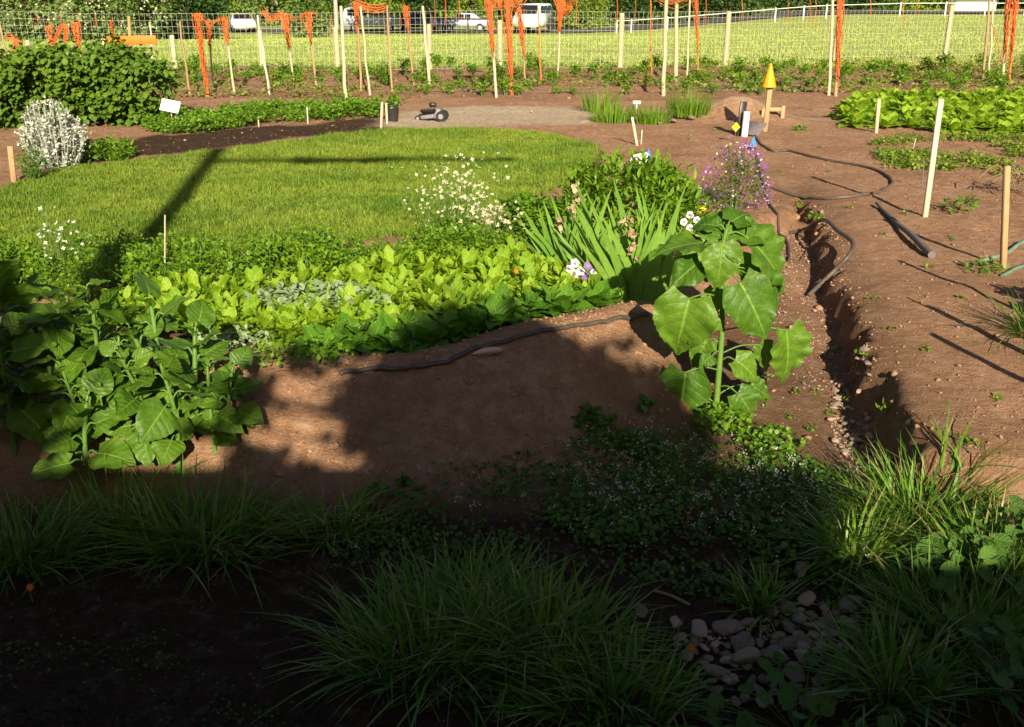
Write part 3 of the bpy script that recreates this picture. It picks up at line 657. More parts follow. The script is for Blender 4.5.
# thin dry stakes in the row
def rod(name, b, tp, r0, mt, label, cat, n=6, r1=None):
    b = np.asarray(b, float); tp = np.asarray(tp, float); g = G(); tube(g, np.linspace(b - [0, 0, .04], tp, 4), np.linspace(r0, r0 if r1 is None else r1, 4), n)
    o = g.build(name, mt, origin=b); tag(o, label, cat); return o
def rodpx(name, bp, tp, r0, mt, label, cat, n=6, r1=None, dy=0):
    b = at(*bp); return rod(name, b, atY(*tp, b[1] + dy), r0, mt, label, cat, n, r1)
rodpx('thin_stake', (164, 283), (165, 215), .005, M['palewood'], 'thin pale stake among the carrot tops', 'stake')
# ------------------------------------------------------------------ flowering stalk plants
def fT(n=5, c=.4): # little flower from petals
    V = [(0, 0, 0)]; F_ = []; L_ = [(0, 0, 0)]
    for k in range(n):
        a = k * 6.283 / n; w = 3.0 / n
        V += [(math.cos(a - w * .8) * .6, math.sin(a - w * .8) * .6, .12), (math.cos(a), math.sin(a), .2), (math.cos(a + w * .8) * .6, math.sin(a + w * .8) * .6, .12)]
        b_ = 1 + 3 * k; F_.append((0, b_, b_ + 1, b_ + 2)); L_ += [(0, 0, .5)] * 3
    return np.array(V), np.array(F_), np.array(L_, float)
F5 = fT(5); F4 = fT(4)
def fl_frames(k, tilt=.5, face=(0, -.6, .8)):
    z = np.array(face)[None] + rng.normal(0, tilt, (k, 3)); z /= np.linalg.norm(z, axis=1, keepdims=True)
    x = np.cross(z, rng.normal(size=(k, 3))); x /= np.linalg.norm(x, axis=1, keepdims=True); return np.stack([x, np.cross(z, x), z], -1)
def spray(name, cat, label, base, box_, nst, nfl, fs, fm, lm, h0=.1, leafn=6, ls=.03, T=F4, sm='stem', nbr=3):
    """thin branched stems carrying small flowers; box_ = half widths and height"""
    root = thing(name, label, cat, tuple(base)); gs = G(); gf = G(); gl = G()
    P = []
    for k in range(nst):
        a = rng.uniform(0, 6.28); rr = math.sqrt(rng.random()); tip = np.array([box_[0] * rr * math.cos(a), box_[1] * rr * math.sin(a), h0 + (box_[2] - h0) * rng.uniform(.35, 1.0) * (1 - .35 * rr)])
        st = smoothline([(tip[0] * .25, tip[1] * .25, 0), (tip[0] * .55, tip[1] * .55, tip[2] * .55), tip], 3); tube(gs, st, np.linspace(.0025, .001, len(st)), 4)
        for b_ in range(nbr):
            s_ = st[rng.integers(len(st) // 2, len(st))]; e = s_ + rng.normal(0, .05, 3) * [1, 1, .5] + [0, 0, .05]; tube(gs, [s_, e], .001, 3)
            P.append(e)
        P.append(tip)
        Q = st[rng.integers(0, len(st), leafn)] + rng.normal(0, .012, (leafn, 3)); inst(gl, T_lance, Q, rot_up(leafn), rng.uniform(.6, 1.4, leafn) * ls)
    P = np.array(P); m_ = max(1, nfl // len(P)); P = np.repeat(P, m_, 0) + rng.normal(0, .018, (len(P) * m_, 3))
    gs.build('stems', M[sm], root); gl.build('foliage', M[lm], root)
    if fm:
        inst(gf, T, P, fl_frames(len(P)), rng.uniform(.7, 1.3, len(P)) * fs); gf.build('flowers', M[fm], root)['kind'] = 'stuff'
    return root
spray('flowering_plant', 'flower', 'airy plant covered in cream white flowers by the lawn edge', at(455, 252), (.42, .25, .78), 60, 300, .014, 'cream', 'bushg', leafn=5)
spray('flowering_plant', 'flower', 'cream flowered stems to the right of the airy white plant', at(492, 256), (.22, .2, .42), 36, 200, .014, 'cream', 'bushg', leafn=6)
spray('flowering_plant', 'flower', 'tall spindly plant with few white flowers at the left lawn edge', at(62, 285), (.22, .15, .55), 16, 60, .012, 'white', 'weed', leafn=8, nbr=2)
# dense bush right of lawn
def bush(name, label, cat, base, rx, ry, h, n, T, ls, mt, clumps=40, up=.4, stems=10, parts=('stems', 'foliage'), sig=.09, flat=.0):
    root = thing(name, label, cat, tuple(base)); g = G(); gs = G()
    a = rng.uniform(0, 6.28, clumps); el = np.arcsin(rng.uniform(.0, 1, clumps)); rad = rng.uniform(.72, 1.0, clumps)
    C = np.column_stack([rx * rad * np.cos(a) * np.cos(el), ry * rad * np.sin(a) * np.cos(el), h * (.12 + .82 * rad * np.sin(el) ** (1 - flat))])
    for k in range(min(stems, clumps)): tube(gs, smoothline([(C[k, 0] * .15, C[k, 1] * .15, 0), (C[k, 0] * .5, C[k, 1] * .5, C[k, 2] * .7), C[k]], 3), np.linspace(.012, .004, 7) * max(h, .4) , 5)
    idx = rng.integers(0, clumps, n); sg = sig * (rx + ry + h) / 1.5
    P = C[idx] + rng.normal(0, 1, (n, 3)) * sg; P[:, 2] = np.maximum(P[:, 2], .01)
    out = P / np.array([rx, ry, h]) + np.array([0, 0, up]); out /= np.linalg.norm(out, axis=1, keepdims=True)
    d = out + rng.normal(0, .55, (n, 3)); r_ = np.clip(rng.random(clumps)[idx] * .6 + rng.random(n) * .4, 0, 1)
    inst(g, T, P, frames(d, np.tile([0, 0, 1.], (n, 1)) + out * .5), rng.uniform(.6, 1.25, n) * ls, r_)
    gs.build(parts[0], M['drystem'] if h > 1 else M['stem'], root); g.build(parts[1], mt, root); return root
bush('leafy_bush', 'dense leafy green bush behind the iris clumps', 'bush', at(618, 236), .62, .42, .55, 5200, T_lance, .085, M['bushg'], 70, .9, 16, sig=.05)
bush('leafy_bush', 'lower leafy bush at the corner of the lawn behind the white flowers', 'bush', at(530, 238), .25, .2, .3, 1100, T_mid, .05, M['bushg'], 30, .7, 8, sig=.05)
bush('leafy_bush', 'small yellow green mound of leaves by the blue flag', 'bush', at(638, 175), .32, .2, .2, 1400, T_small, .035, M['grass'], 30, .7, 6, sig=.05)
# purple aster
q = at(733, 212); r_ = bush('aster_bush', 'rounded bush covered in small purple flowers', 'bush', q, .26, .24, .5, 1800, T_lance, .035, M['weed'], 45, .6, 12, sig=.07)
g = G(); n = 430; a = rng.uniform(0, 6.28, n); el = np.arcsin(rng.uniform(-.1, 1, n)); P3 = np.column_stack([.28 * np.cos(a) * np.cos(el), .26 * np.sin(a) * np.cos(el), .08 + .47 * np.maximum(np.sin(el), 0)]) * (1 + rng.normal(0, .06, (n, 1)))
inst(g, F5, P3, fl_frames(n, .4), rng.uniform(.008, .014, n)); g.build('flowers', M['purple'], r_)['kind'] = 'stuff'
g = G(); n = 110; a = rng.uniform(0, 6.28, n); el = np.arcsin(rng.uniform(-.1, 1, n)); P3 = np.column_stack([.28 * np.cos(a) * np.cos(el), .26 * np.sin(a) * np.cos(el), .08 + .47 * np.maximum(np.sin(el), 0)])
inst(g, F5, P3, fl_frames(n, .4), rng.uniform(.006, .011, n)); g.build('pale_flowers', M['white'], r_)['kind'] = 'stuff'
# ------------------------------------------------------------------ iris
def iris(label, base, fans, Lm, fl):
    root = thing('iris_clump', label, 'iris', tuple(base)); g = G()
    P = []; L = []; A = []; Ln = []; Bd = []; W = []; Tw = []
    for (ox, oy, lean0) in fans:
        for k in range(7):
            s_ = (k - 3) / 3; P.append((ox + s_ * .025, oy + rng.normal(0, .01), 0)); L.append(Lm * (1 - .3 * abs(s_)) * rng.uniform(.8, 1.1)); A.append(0 if s_ + lean0 > 0 else math.pi)
            Ln.append(min(.75, abs(s_ * .42 + lean0) + rng.uniform(0, .06))); Bd.append(rng.uniform(.0, .16)); W.append(rng.uniform(.042, .062)); Tw.append(-math.pi / 2 + rng.normal(0, .4))
    blades(g, np.array(P), np.array(L), np.array(W), np.array(A), np.array(Ln), np.array(Bd), 6, None, np.array(Tw))
    g.build('blades', M['iris'], root)
    for (px, py, bx) in fl:
        t_ = atY(px, py, base[1] - .12) - base; gs = G(); tube(gs, [(bx, 0, 0), (bx + (t_[0] - bx) * .4, 0, t_[2] * .6), t_], .006, 6); st = gs.build('flower_stalk', M['stem'], root)
        g = G(); n = 12; P3 = t_ + rng.normal(0, 1, (n, 3)) * [.012, .012, .035]; d = rng.normal(0, .6, (n, 3)) + [0, 0, -.7]
        inst(g, leafT(4, 3, P_oval, .4, .5, .5, .25), P3, frames(d, rng.normal(size=(n, 3))), rng.uniform(.025, .045, n)); g.build('wilted_flower', M['wilt'], st)
    return root
blades_tw = None
iris('iris clump with sword leaves and tan wilted flowers at the left of the bush', at(573, 268), [(-.12, 0, -.2), (0, .05, .0), (.1, 0, .1), (-.04, -.06, -.15), ], .52, [(578, 192, -.02), (572, 205, -.05), (561, 222, 0)])
iris('larger iris clump with broad sword leaves shaded by the sunflower', at(640, 300), [(-.12, 0, -.3), (-.03, .06, -.05), (.07, 0, .1), (.16, .05, .25), (.02, -.08, -.15), (.1, .1, .0), (-.2, .05, -.15), (-.08, -.1, -.25)], .68, [(628, 222, -.02), (633, 238, 0)])
g = G(); b_ = at(690, 262); n = 26
blades(g, np.tile([0., 0, 0], (n, 1)) + rng.normal(0, .05, (n, 3)) * [1, 1, 0], rng.uniform(.2, .32, n), rng.uniform(.01, .018, n), rng.uniform(0, 6.28, n), rng.uniform(.1, .6, n), rng.uniform(.1, .6, n), 4)
o = g.build('strappy_plant', M['iris']); tag(o, 'low strappy leaved plant between the iris and the pansies', 'plant'); o.location = b_
# ------------------------------------------------------------------ pansies
T_pet = leafT(3, 3, P_oval, .55, .1, .1)
def pansy(label, base, cl, mats, h=.16):
    root = thing('pansy_plant', label, 'pansy', tuple(base)); g = G(); n = 90
    P3 = rng.normal(0, 1, (n, 3)) * [.09, .06, .03] + [0, 0, h * .4]; inst(g, T_mid, P3, rot_up(n), rng.uniform(.03, .05, n)); g.build('foliage', M['bushg'], root)
    gs = G()
    for (px, py), mt in zip(cl, mats):
        c = atY(px, py, base[1] - .04) - base; tube(gs, [(c[0] * .5, 0, 0), (c[0] * .9, c[1] * .6, c[2] * .7), c + [0, .006, 0]], .0018, 4)
        fr = fl_frames(1, .2, (0, -1, .35))[0]; gp = G(); a = np.array([90, 20, 160, -50, 230]) * math.pi / 180
        d = np.stack([np.cos(a), np.sin(a), 0 * a], -1) @ fr.T; inst(gp, T_pet, np.tile(c, (5, 1)), frames(d, np.tile(fr[:, 2], (5, 1))), np.full(5, .029))
        f = gp.build('flower', M[mt], root)
        ge = G(); a = np.array([90, -50, 230]) * math.pi / 180; d = np.stack([np.cos(a), np.sin(a), 0 * a], -1) @ fr.T
        inst(ge, T_pet, np.tile(c + fr[:, 2] * .003, (3, 1)), frames(d, np.tile(fr[:, 2], (3, 1))), np.full(3, .012)); ge.build('flower_eye', M['pansyv'] if mt != 'yellow' else M['yellow'], f)
    gs.build('stems', M['stem'], root)
pansy('cluster of white and violet pansies in front of the iris', at(590, 298), [(575, 263), (581, 271), (588, 266), (594, 272), (600, 265), (586, 276), (575, 274), (604, 276), (600, 285), (570, 269)], ['white', 'white', 'pansyv', 'white', 'white', 'pansyv', 'white', 'pansyv', 'white', 'white'])
pansy('cluster of white pansies behind the tall sunflower', at(695, 252), [(684, 222), (690, 228), (697, 220), (693, 236), (686, 232), (702, 228), (712, 240), (718, 235), (700, 238), (690, 215)], ['white', 'white', 'white', 'pansyv', 'white', 'white', 'white', 'pansyv', 'white', 'white'], .2)
pansy('pair of yellow pansies beside the purple bush', at(697, 236), [(703, 208), (694, 213), (698, 211), (689, 214)], ['yellow', 'yellow', 'yellow', 'yellow'], .22)
pansy('white flowers with a blue tag at the back of the leafy bush', at(640, 186), [(633, 160), (638, 162), (643, 158), (648, 161), (640, 156), (646, 155), (636, 157)], ['white'] * 7, .1)
# marigolds
def marigold(label, p, s_=.016, mt='orangef'):
    root = thing('calendula', label, 'flower', tuple(p[0])); g = G(); c = p[1] - p[0]
    for ring, (k, sc) in enumerate(((12, 1), (9, .7))):
        a = np.arange(k) * 6.283 / k; fr = fl_frames(1, .2, (0, -.8, .6))[0]; d = np.stack([np.cos(a), np.sin(a), 0 * a + .2 * ring], -1) @ fr.T
        inst(g, T_lance, np.tile(c, (k, 1)), frames(d, np.tile(fr[:, 2], (k, 1))), np.tile([[s_ * sc * 2, s_ * sc, s_ * sc]], (k, 1)))
    g.build('petals', M[mt], root); gs = G(); tube(gs, [(0, 0, 0), c * .6, c - [0, 0, .003]], .002, 5); gs.build('stem', M['stem'], root)
for px, py, dy, lab in ((69, 292, 55, 'orange calendula flower above the sunflower leaves at the far left'), (146, 303, 40, 'orange calendula flower left of the lettuces'), (197, 302, 35, 'small orange calendula flower at the left end of the lettuce bed'),
                   (516, 271, 22, 'orange calendula flower among the lettuces near the white flowers')):
    b_ = at(px, py + dy); marigold(lab, (b_, atY(px, py, b_[1] - .02)))
b_ = at(690, 656); marigold('fallen orange flower on the left end of the stone heap', (b_, b_ + [0, -.01, .035]), .016)
b_ = at(9, 586); marigold('bright flower in the shaded grass at the left edge', (at(33, 605), at(33, 605) + [0, 0, .06]), .014)
# ------------------------------------------------------------------ grass tufts
def tuft(label, base, n, L, spread, W=.010, lean=(.05, .95), grp='grass tufts in the foreground', rx=1.0):
    root = thing('grass_tuft', label, 'grass tuft', tuple(base), group=grp); g = G(); a = rng.uniform(0, 6.28, n); rr = np.sqrt(rng.random(n)) * spread
    P = np.column_stack([rr * np.cos(a) * rx, rr * np.sin(a), 0 * a]); P[:, 2] = H(P[:, 0] + base[0], P[:, 1] + base[1]) - base[2] - .01
    blades(g, P, rng.uniform(.35, 1.25, n) * L, rng.uniform(.6, 1.4, n) * W, a + rng.normal(0, .6, n), rng.uniform(*lean, n) * (.4 + .6 * rr / spread), rng.uniform(.05, 1.1, n), 6)
    g.build('blades', M['tuft'], root)
    g = G(); n2 = max(8, n // 12); a = rng.uniform(0, 6.28, n2); rr = np.sqrt(rng.random(n2)) * spread; P = np.column_stack([rr * np.cos(a) * rx, rr * np.sin(a), 0 * a]); P[:, 2] = H(P[:, 0] + base[0], P[:, 1] + base[1]) - base[2] - .01
    blades(g, P, rng.uniform(.3, 1.1, n2) * L, rng.uniform(.5, 1.1, n2) * W, rng.uniform(0, 6.28, n2), rng.uniform(.2, .95, n2), rng.uniform(.2, 1.4, n2), 5); g.build('dead_blades', M['straw'], root); return root
TF = [(205, 545, 520, .25, .17, 'shaded grass tuft below the sunflowers, left of the bare bank', 1.3), (120, 520, 170, .22, .14, 'grass tuft at the foot of the sunflowers with pale sunlit blades', 1.2),
      (430, 655, 620, .22, .2, 'largest dark grass clump at the bottom centre, left half', 1.4), (540, 645, 560, .20, .2, 'dark grass clump at the bottom centre, right half', 1.3), (610, 700, 420, .17, .16, 'dark grass clump at the bottom edge left of the stone heap', 1.4),
      (20, 560, 500, .22, .16, 'dark grass at the left edge beside the bright flower', 1.2), (475, 600, 380, .16, .16, 'grass at the back of the bottom centre clump', 1.5),
      (920, 525, 900, .27, .17, 'tall sunlit grass tuft between the path and the stone heap', 1.3), (990, 570, 500, .22, .15, 'sunlit grass at the right edge below the path', 1.2), (860, 560, 500, .24, .1, 'half shaded grass leaning over the end of the channel', 1.2),
      (960, 640, 500, .22, .18, 'shaded grass in the bottom right corner', 1.3), (890, 690, 320, .2, .12, 'shaded grass at the right end of the stone heap', 1.2), (1030, 335, 160, .25, .06, 'strappy grass tuft cut by the right edge beside the path', 1.0),
      (760, 610, 120, .14, .08, 'small upright grass sprig above the stone heap', 1.0), (330, 530, 250, .17, .14, 'sparse grass at the foot of the bare bank', 1.5)]
for px, py, n, L_, sp_, lab, rx in TF: tuft(lab, at(px, py), n, L_, sp_, rx=rx)
# ------------------------------------------------------------------ low weeds
ALY = poly([(540, 470), (600, 440), (690, 440), (760, 430), (850, 470), (880, 520), (850, 570), (760, 560), (700, 540), (600, 540), (550, 520)], -.2)
MAT2 = poly([(340, 520), (430, 470), (560, 450), (700, 420), (760, 430), (860, 480), (900, 560), (860, 620), (700, 590), (560, 560), (430, 560), (330, 560)], -.2)
g = G()
for PP, n, sc in ((MAT2, 15000, .017), (ALY, 6500, .02)):
    Pq = inpoly(PP, n); f = fbm(Pq[:, 0] * 5, Pq[:, 1] * 5, 61, 3) + rng.normal(0, .22, n); Pq = Pq[f > (-.15 if PP is ALY else .12)]; P3 = zs(Pq); n = len(P3); P3[:, 2] += rng.uniform(.005, .07, n) * (1 if PP is ALY else .5)
    inst(g, T_round, P3, rot_up(n, .35), rng.uniform(.6, 1.3, n) * sc)
FB = poly([(0, 640), (330, 580), (330, 727), (0, 727)], -.2)
Pq = inpoly(FB, 900); Pq = Pq[fbm(Pq[:, 0] * 4, Pq[:, 1] * 4, 5) > .25]; P3 = zs(Pq); P3[:, 2] += .01; inst(g, T_small, P3, rot_up(len(P3), .3), rng.uniform(.008, .018, len(P3)))
tag(g.build('ground_cover', M['weed']), 'low mat of small round weed leaves in the shade of the foreground', 'weeds', kind='stuff')
g = G(); gs = G(); Pq = np.vstack([inpoly(poly([(560, 470), (640, 440), (740, 455), (840, 500), (800, 540), (640, 530), (560, 510)], -.2), 230), inpoly(MAT2, 60)]); 
for q in Pq:
    p_ = np.array(on(*q)); tip = p_ + [rng.normal(0, .03), rng.normal(0, .03), rng.uniform(.06, .17)]; tube(gs, [p_, tip], .0008, 3); k = 5
    inst(g, F4, tip + rng.normal(0, .008, (k, 3)), fl_frames(k, .6), rng.uniform(.0025, .0045, k))
o = g.build('small_white_flowers', M['white']); tag(o, 'tiny white flowers scattered over the low weeds', 'flowers', kind='stuff')
gs.build('flower_stems', M['stem'], o)
def weedp(label, px, py, n, rad, h, ls, mt='weed', T=T_mid, grp=None, name='weed_plant'):
    g = G(); a = rng.uniform(0, 6.28, n); rr = np.sqrt(rng.random(n)) * rad; P3 = np.column_stack([rr * np.cos(a), rr * np.sin(a), h * rng.uniform(.15, 1, n) * (1 - .4 * (rr / rad) ** 2)])
    inst(g, T, P3, rot_up(n, .5), rng.uniform(.6, 1.2, n) * ls); o = g.build(name, M[mt]); tag(o, label, 'weed', grp); o.location = at(px, py); return o
weedp('bright small leaved weeds at the foot of the tall sunflower', 722, 430, 260, .13, .10, .028, 'bushg', T_round)
weedp('sunlit weeds between the tall sunflower and the pebbles', 770, 448, 260, .16, .07, .022, 'bushg', T_round)
weedp('shaded leafy weed on the bank left of the tall sunflower', 590, 425, 120, .1, .06, .04)
weedp('broad leaved weed at the front of the bare bank', 395, 500, 60, .12, .05, .045)
weedp('single broad leaf weed in the shade by the sunflower stem', 642, 405, 14, .05, .03, .05)
weedp('small green weed on the pebbles near the path edge', 888, 415, 30, .05, .04, .03, 'tuft', T_lance)
weedp('leafy weed on the bare soil left of the stick debris', 957, 213, 60, .14, .12, .08, 'tuft', T_lance)
weedp('small weed in the path by the hose loop', 800, 202, 50, .08, .05, .035, 'bushg')
weedp('weed sprig on the channel bank above the pebbles', 815, 224, 50, .08, .05, .035, 'bushg')
weedp('fern like weed at the foot of the red brown stake', 985, 272, 80, .14, .07, .06, 'tuft', T_lance)
weedp('little weed in the middle of the far path', 800, 130, 60, .09, .05, .04, 'bushg')
weedp('clump of grassy weeds between the silver plant and the dark soil', 107, 160, 500, .3, .22, .10, 'bushg', T_lance)
for k, (px, py) in enumerate([(860, 372), (838, 352), (795, 395), (842, 400), (975, 445), (960, 440), (810, 430), (890, 330), (830, 172), (820, 148), (872, 300), (930, 268), (780, 172), (905, 215), (880, 235), (912, 246), (960, 300), (925, 350), (1000, 400), (770, 380), (790, 420), (760, 405), (830, 415), (815, 395), (845, 120), (810, 110), (715, 130), (690, 140), (850, 208), (950, 240), (720, 155)]):
    weedp('tiny weed seedling on the bare soil around the path', px, py, 12, .035, .02, .022, 'bushg', T_mid, 'weed seedlings around the path', 'weed_seedling')
# mallow plants bottom right
def mallow(label, px, py, n, rad, h, ls):
    root = thing('mallow_plant', label, 'mallow', tuple(at(px, py))); g = G(); gs = G()
    a = rng.uniform(0, 6.28, n); rr = np.sqrt(rng.random(n)) * rad; P3 = np.column_stack([rr * np.cos(a), rr * np.sin(a), h * rng.uniform(.5, 1, n) * (1 - .4 * (rr / rad) ** 2)])
    for p_ in P3: tube(gs, [(p_[0] * .2, p_[1] * .2, 0), p_ * [.7, .7, .7], p_], .0015, 4)
    z = np.array([0, -.35, 1.]) + rng.normal(0, .3, (n, 3)); d = np.cross(z, rng.normal(size=(n, 3))); s_ = rng.uniform(.6, 1.1, n) * ls; M_ = frames(d, z)
    inst(g, leafT(6, 6, lambda v: np.sin(np.pi * np.clip(v * .94 + .05, 0, 1)) ** .55, .52, .22, .05, .04, .25, 3), P3 - M_[:, :, 1] * (s_ * .3)[:, None], M_, s_)
    gs.build('stems', M['stem'], root); g.build('foliage', M['mallow'], root)
mallow('round leaved mallow at the edge of the sunlight on the right', 960, 590, 34, .2, .2, .06)
mallow('round leaved mallow in the bottom right corner', 995, 690, 46, .24, .18, .06)
mallow('mallow in deep shade right of the stone heap', 930, 650, 26, .16, .14, .05)
mallow('dark mallow at the bottom edge below the stone heap', 800, 735, 50, .26, .12, .05)
mallow('sunlit mallow leaves at the right picture edge below the path', 1015, 560, 40, .2, .2, .05)
# ------------------------------------------------------------------ hoses, pipe, sticks
def hose(label, pxs, rad, mt='hose', name='garden_hose', lift=.0, dz=None):
    pts = []
    for k, q in enumerate(pxs):
        e = 0 if dz is None else dz[k]; p_ = at(*q, dz=e) if e else at(*q); pts.append([p_[0], p_[1], p_[2] + e + rad + lift])
    L_ = smoothline(pts, 8)
    if dz is None: L_[:, 2] = H(L_[:, 0], L_[:, 1]) + rad * 1.1 + lift
    g = G(); tube(g, L_, rad, 8); o = g.build(name, M[mt], origin=pts[0]); tag(o, label, 'hose'); return o
hose('black hose making a wide loop across the far path', [(745, 122), (757, 140), (772, 152), (788, 152), (820, 160), (859, 167), (880, 173), (892, 183), (885, 190), (867, 196), (833, 200), (802, 198), (771, 190)], .013)
hose('black hose curling up out of the dry channel beside the path', [(789, 235), (805, 231), (822, 229), (838, 233), (852, 244), (849, 257), (831, 276), (808, 298)], .015, dz=[.0, .03, .06, .09, .1, .08, .05, .0])
hose('thin hose running down the bank behind the tall sunflower', [(755, 150), (762, 180), (770, 206), (779, 222), (787, 244), (789, 262)], .01)
hose('black hose lying along the near edge of the bed on top of the bank', [(340, 377), (383, 372), (430, 369), (470, 355), (540, 335), (600, 325), (648, 319)], .012, lift=.004)
hose('black drip hose along the nearest seedling row, left length', [(395, 93), (460, 92), (540, 92.5), (610, 92)], .016, name='drip_hose')
hose('black drip hose along the nearest seedling row, right length', [(700, 92), (760, 91), (815, 91.5)], .016, name='drip_hose')
hose('black drip hose along the second seedling row', [(240, 88), (400, 87), (600, 86), (800, 85), (1000, 84)], .016, name='drip_hose')
hose('small hose offcut among the upper pebbles', [(800, 262), (806, 252), (808, 240), (800, 236)], .007)
hose('dull green hose across the soil at the right edge', [(975, 266), (1000, 258), (1024, 245), (1060, 232)], .014, 'teal')
hose('second green hose at the right edge, nearer the stake foot', [(1002, 277), (1024, 268), (1060, 256)], .012, 'teal')
a_ = at(876, 207); b_ = at(930, 259); g = G(); Lp = np.linspace(a_ + [0, 0, .03], b_ + [0, 0, .035], 9); Lp += rng.normal(0, .006, Lp.shape); tube(g, Lp, np.linspace(.014, .027, 9), 9)
tag(g.build('log', M['greyboard'], origin=a_), 'weathered grey log lying across the path', 'log')
for (p1, p2, r0, lab) in [((463, 380), (478, 408), .005, 'straight dry stick on the shaded bare bank below the pot shard'), ((350, 472), (368, 462), .003, 'dry straw left of the middle of the shaded bank foot'), ((425, 465), (447, 466), .003, 'short pale straw lying flat on the bank'), ((655, 593), (690, 605), .006, 'brown stick above the stone heap'),
                          ((395, 462), (387, 472), .004, 'small dry twig on the bank foot')]:
    a_ = at(*p1); b_ = at(*p2); g = G(); tube(g, [a_ + [0, 0, r0], (a_ + b_) / 2 + [0, 0, r0 * 2], b_ + [0, 0, r0]], r0, 6); tag(g.build('stick', M['drystem'], origin=a_), lab, 'stick')
# pot shard on crest
q = at(484, 360); g = G(); T = leafT(5, 5, P_oval, .3, .25, .15); inst(g, T, np.array([[0, 0, .0]]), frames(np.array([[1., .35, .18]]), np.array([[.1, -.25, 1.]])), np.array([[.07, .15, .1]])); T2 = T[0].copy(); T2[:, 2] -= .12
inst(g, (T2, T[1][:, ::-1], T[2]), np.array([[0, 0, 0.]]), frames(np.array([[1., .35, .18]]), np.array([[.1, -.25, 1.]])), np.array([[.07, .15, .1]]))
o = g.build('pot_shard', M['terra']); tag(o, 'curved piece of broken terracotta pot on top of the bank', 'pot shard'); o.location = q - [.05, 0, -.02]
# ------------------------------------------------------------------ stakes near
def stake(label, bp, tp, w, d, mt, name='wooden_stake', dy=0, cat='stake', ztop=None):
    b = at(*bp); tpp = atY(*tp, b[1] + dy); d_ = tpp - b; Ln = np.linalg.norm(d_) + .05; g = G()
    z = d_ / np.linalg.norm(d_); x = np.cross([0, 1, 0], z); x /= np.linalg.norm(x); y = np.cross(z, x); Rm = np.stack([x, y, z], -1) @ rotm(0, 0, .25)
    box(g, b - z * .05 + z * Ln / 2, (w, d, Ln), Rm, min(w, d) * .15); return tag(g.build(name, M[mt], origin=b, smooth=False), label, cat)
stake('tall whitewashed stake leaning right in the soil beside the path', (925, 217), (941, 99), .045, .022, 'whitewood')
stake('weathered red brown stake near the right picture edge', (1003, 268), (1007, 166), .04, .03, 'wood')
stake('short pale stake in front of the right chard bed', (876, 133), (879, 99), .045, .03, 'palewood')
stake('stake standing just outside the right edge', (1110, 392), (1115, 260), .04, .03, 'wood')
stake('second stake outside the right edge, nearer the camera', (1150, 445), (1160, 290), .045, .03, 'wood')
stake('third stake outside the right edge, farther up the path', (1075, 335), (1078, 200), .03, .03, 'wood')
stake('thin rod outside the right edge beside the third stake', (1062, 372), (1066, 255), .014, .014, 'wood')
bush('leafy_bush', 'bush just outside the right edge beside the path', 'bush', at(1085, 318), .22, .2, .3, 700, T_mid, .05, M['bushg'], 20, .7, 6, sig=.06)
stake('short rough stake at the left edge beside the silver plant', (14, 182), (10, 146), .05, .03, 'wood')
stake('pale stake at the corner of the dark soil bed, left one of a pair', (381, 129), (382, 102), .03, .02, 'palewood')
stake('pale stake at the corner of the dark soil bed, right one of a pair', (387, 124), (386, 103), .03, .02, 'palewood')
stake('thin white marker in the strawberry bed', (308, 124), (307, 107), .015, .01, 'whitewood')
stake('thin marker at the left end of the strawberry bed', (259, 127), (258, 117), .015, .01, 'palewood')
stake('leaning stick in the bare mound behind the blue flag', (637, 146), (632, 117), .03, .02, 'palewood')
stake('thin white stick beside the leaning stick', (641, 145), (642, 130), .012, .01, 'whitewood')
stake('thin grey rod left of the tall whitewashed stake', (922, 188), (924, 160), .008, .008, 'greyboard')
stake('thin pale rod in the weedy soil', (912, 152), (916, 138), .008, .008, 'palewood')
b_ = at(636, 118); g = G(); box(g, (0, 0, .11), (.02, .012, .24), bev=.002); box(g, (0, -.012, .22), (.11, .01, .045), bev=.002); o = g.build('plant_label', M['whitep'], smooth=False); tag(o, 'white T shaped plant label in the chives', 'plant label'); o.location = b_
b_ = at(173, 130); root = thing('garden_sign', 'white card sign tilted on the hedge side of the strawberry bed', 'sign', tuple(b_)); g = G(); box(g, (0, 0, .3), (.24, .006, .16), rotm(-.5, .2, 0), .002); g.build('card', M['whitep'], root, smooth=False)
g = G(); tube(g, [(0, .01, 0), (0, .01, .3)], .006, 6); g.build('peg', M['palewood'], root)
# flags
def flag(label, px, py, s_, mt, kind='tri', hpx=14):
    b = at(px, py + hpx); root = thing('marker_flag', label, 'marker flag', tuple(b)); c = atY(px, py, b[1]) - b; g = G()
    if kind == 'tri': V = [(-.5, 0, -.7), (.55, 0, -.6), (.1, 0, .9)]
    else: V = [(0, 0, -.8), (.7, 0, 0), (0, 0, .8), (-.7, 0, 0)]
    V = np.array(V) * s_ + c; V2 = V + [0, .003, 0]; n = len(V); g.add(np.vstack([V, V2, ]), np.array([[0, 1, 2], [n, n + 2, n + 1]] + ([[0, 2, 3], [n, n + 3, n + 2]] if n == 4 else [])))
    g.add(np.vstack([V, V2]), np.array([[k, (k + 1) % n, n + (k + 1) % n, n + k] for k in range(n)])); g.build('flag', M[mt], root, smooth=False)
    g = G(); tube(g, [(c[0], .004, -.02), (c[0], .004, c[2])], .003, 5); g.build('wire', M['drystem'], root)
flag('blue marker flag on the leafy bush corner', 648, 155, .07, 'blue', hpx=22); flag('blue marker flag at the foot of the white pipe', 753, 142, .08, 'blue', hpx=8); flag('yellow diamond marker on the soil mound', 736, 127, .07, 'yel', 'd', 16)
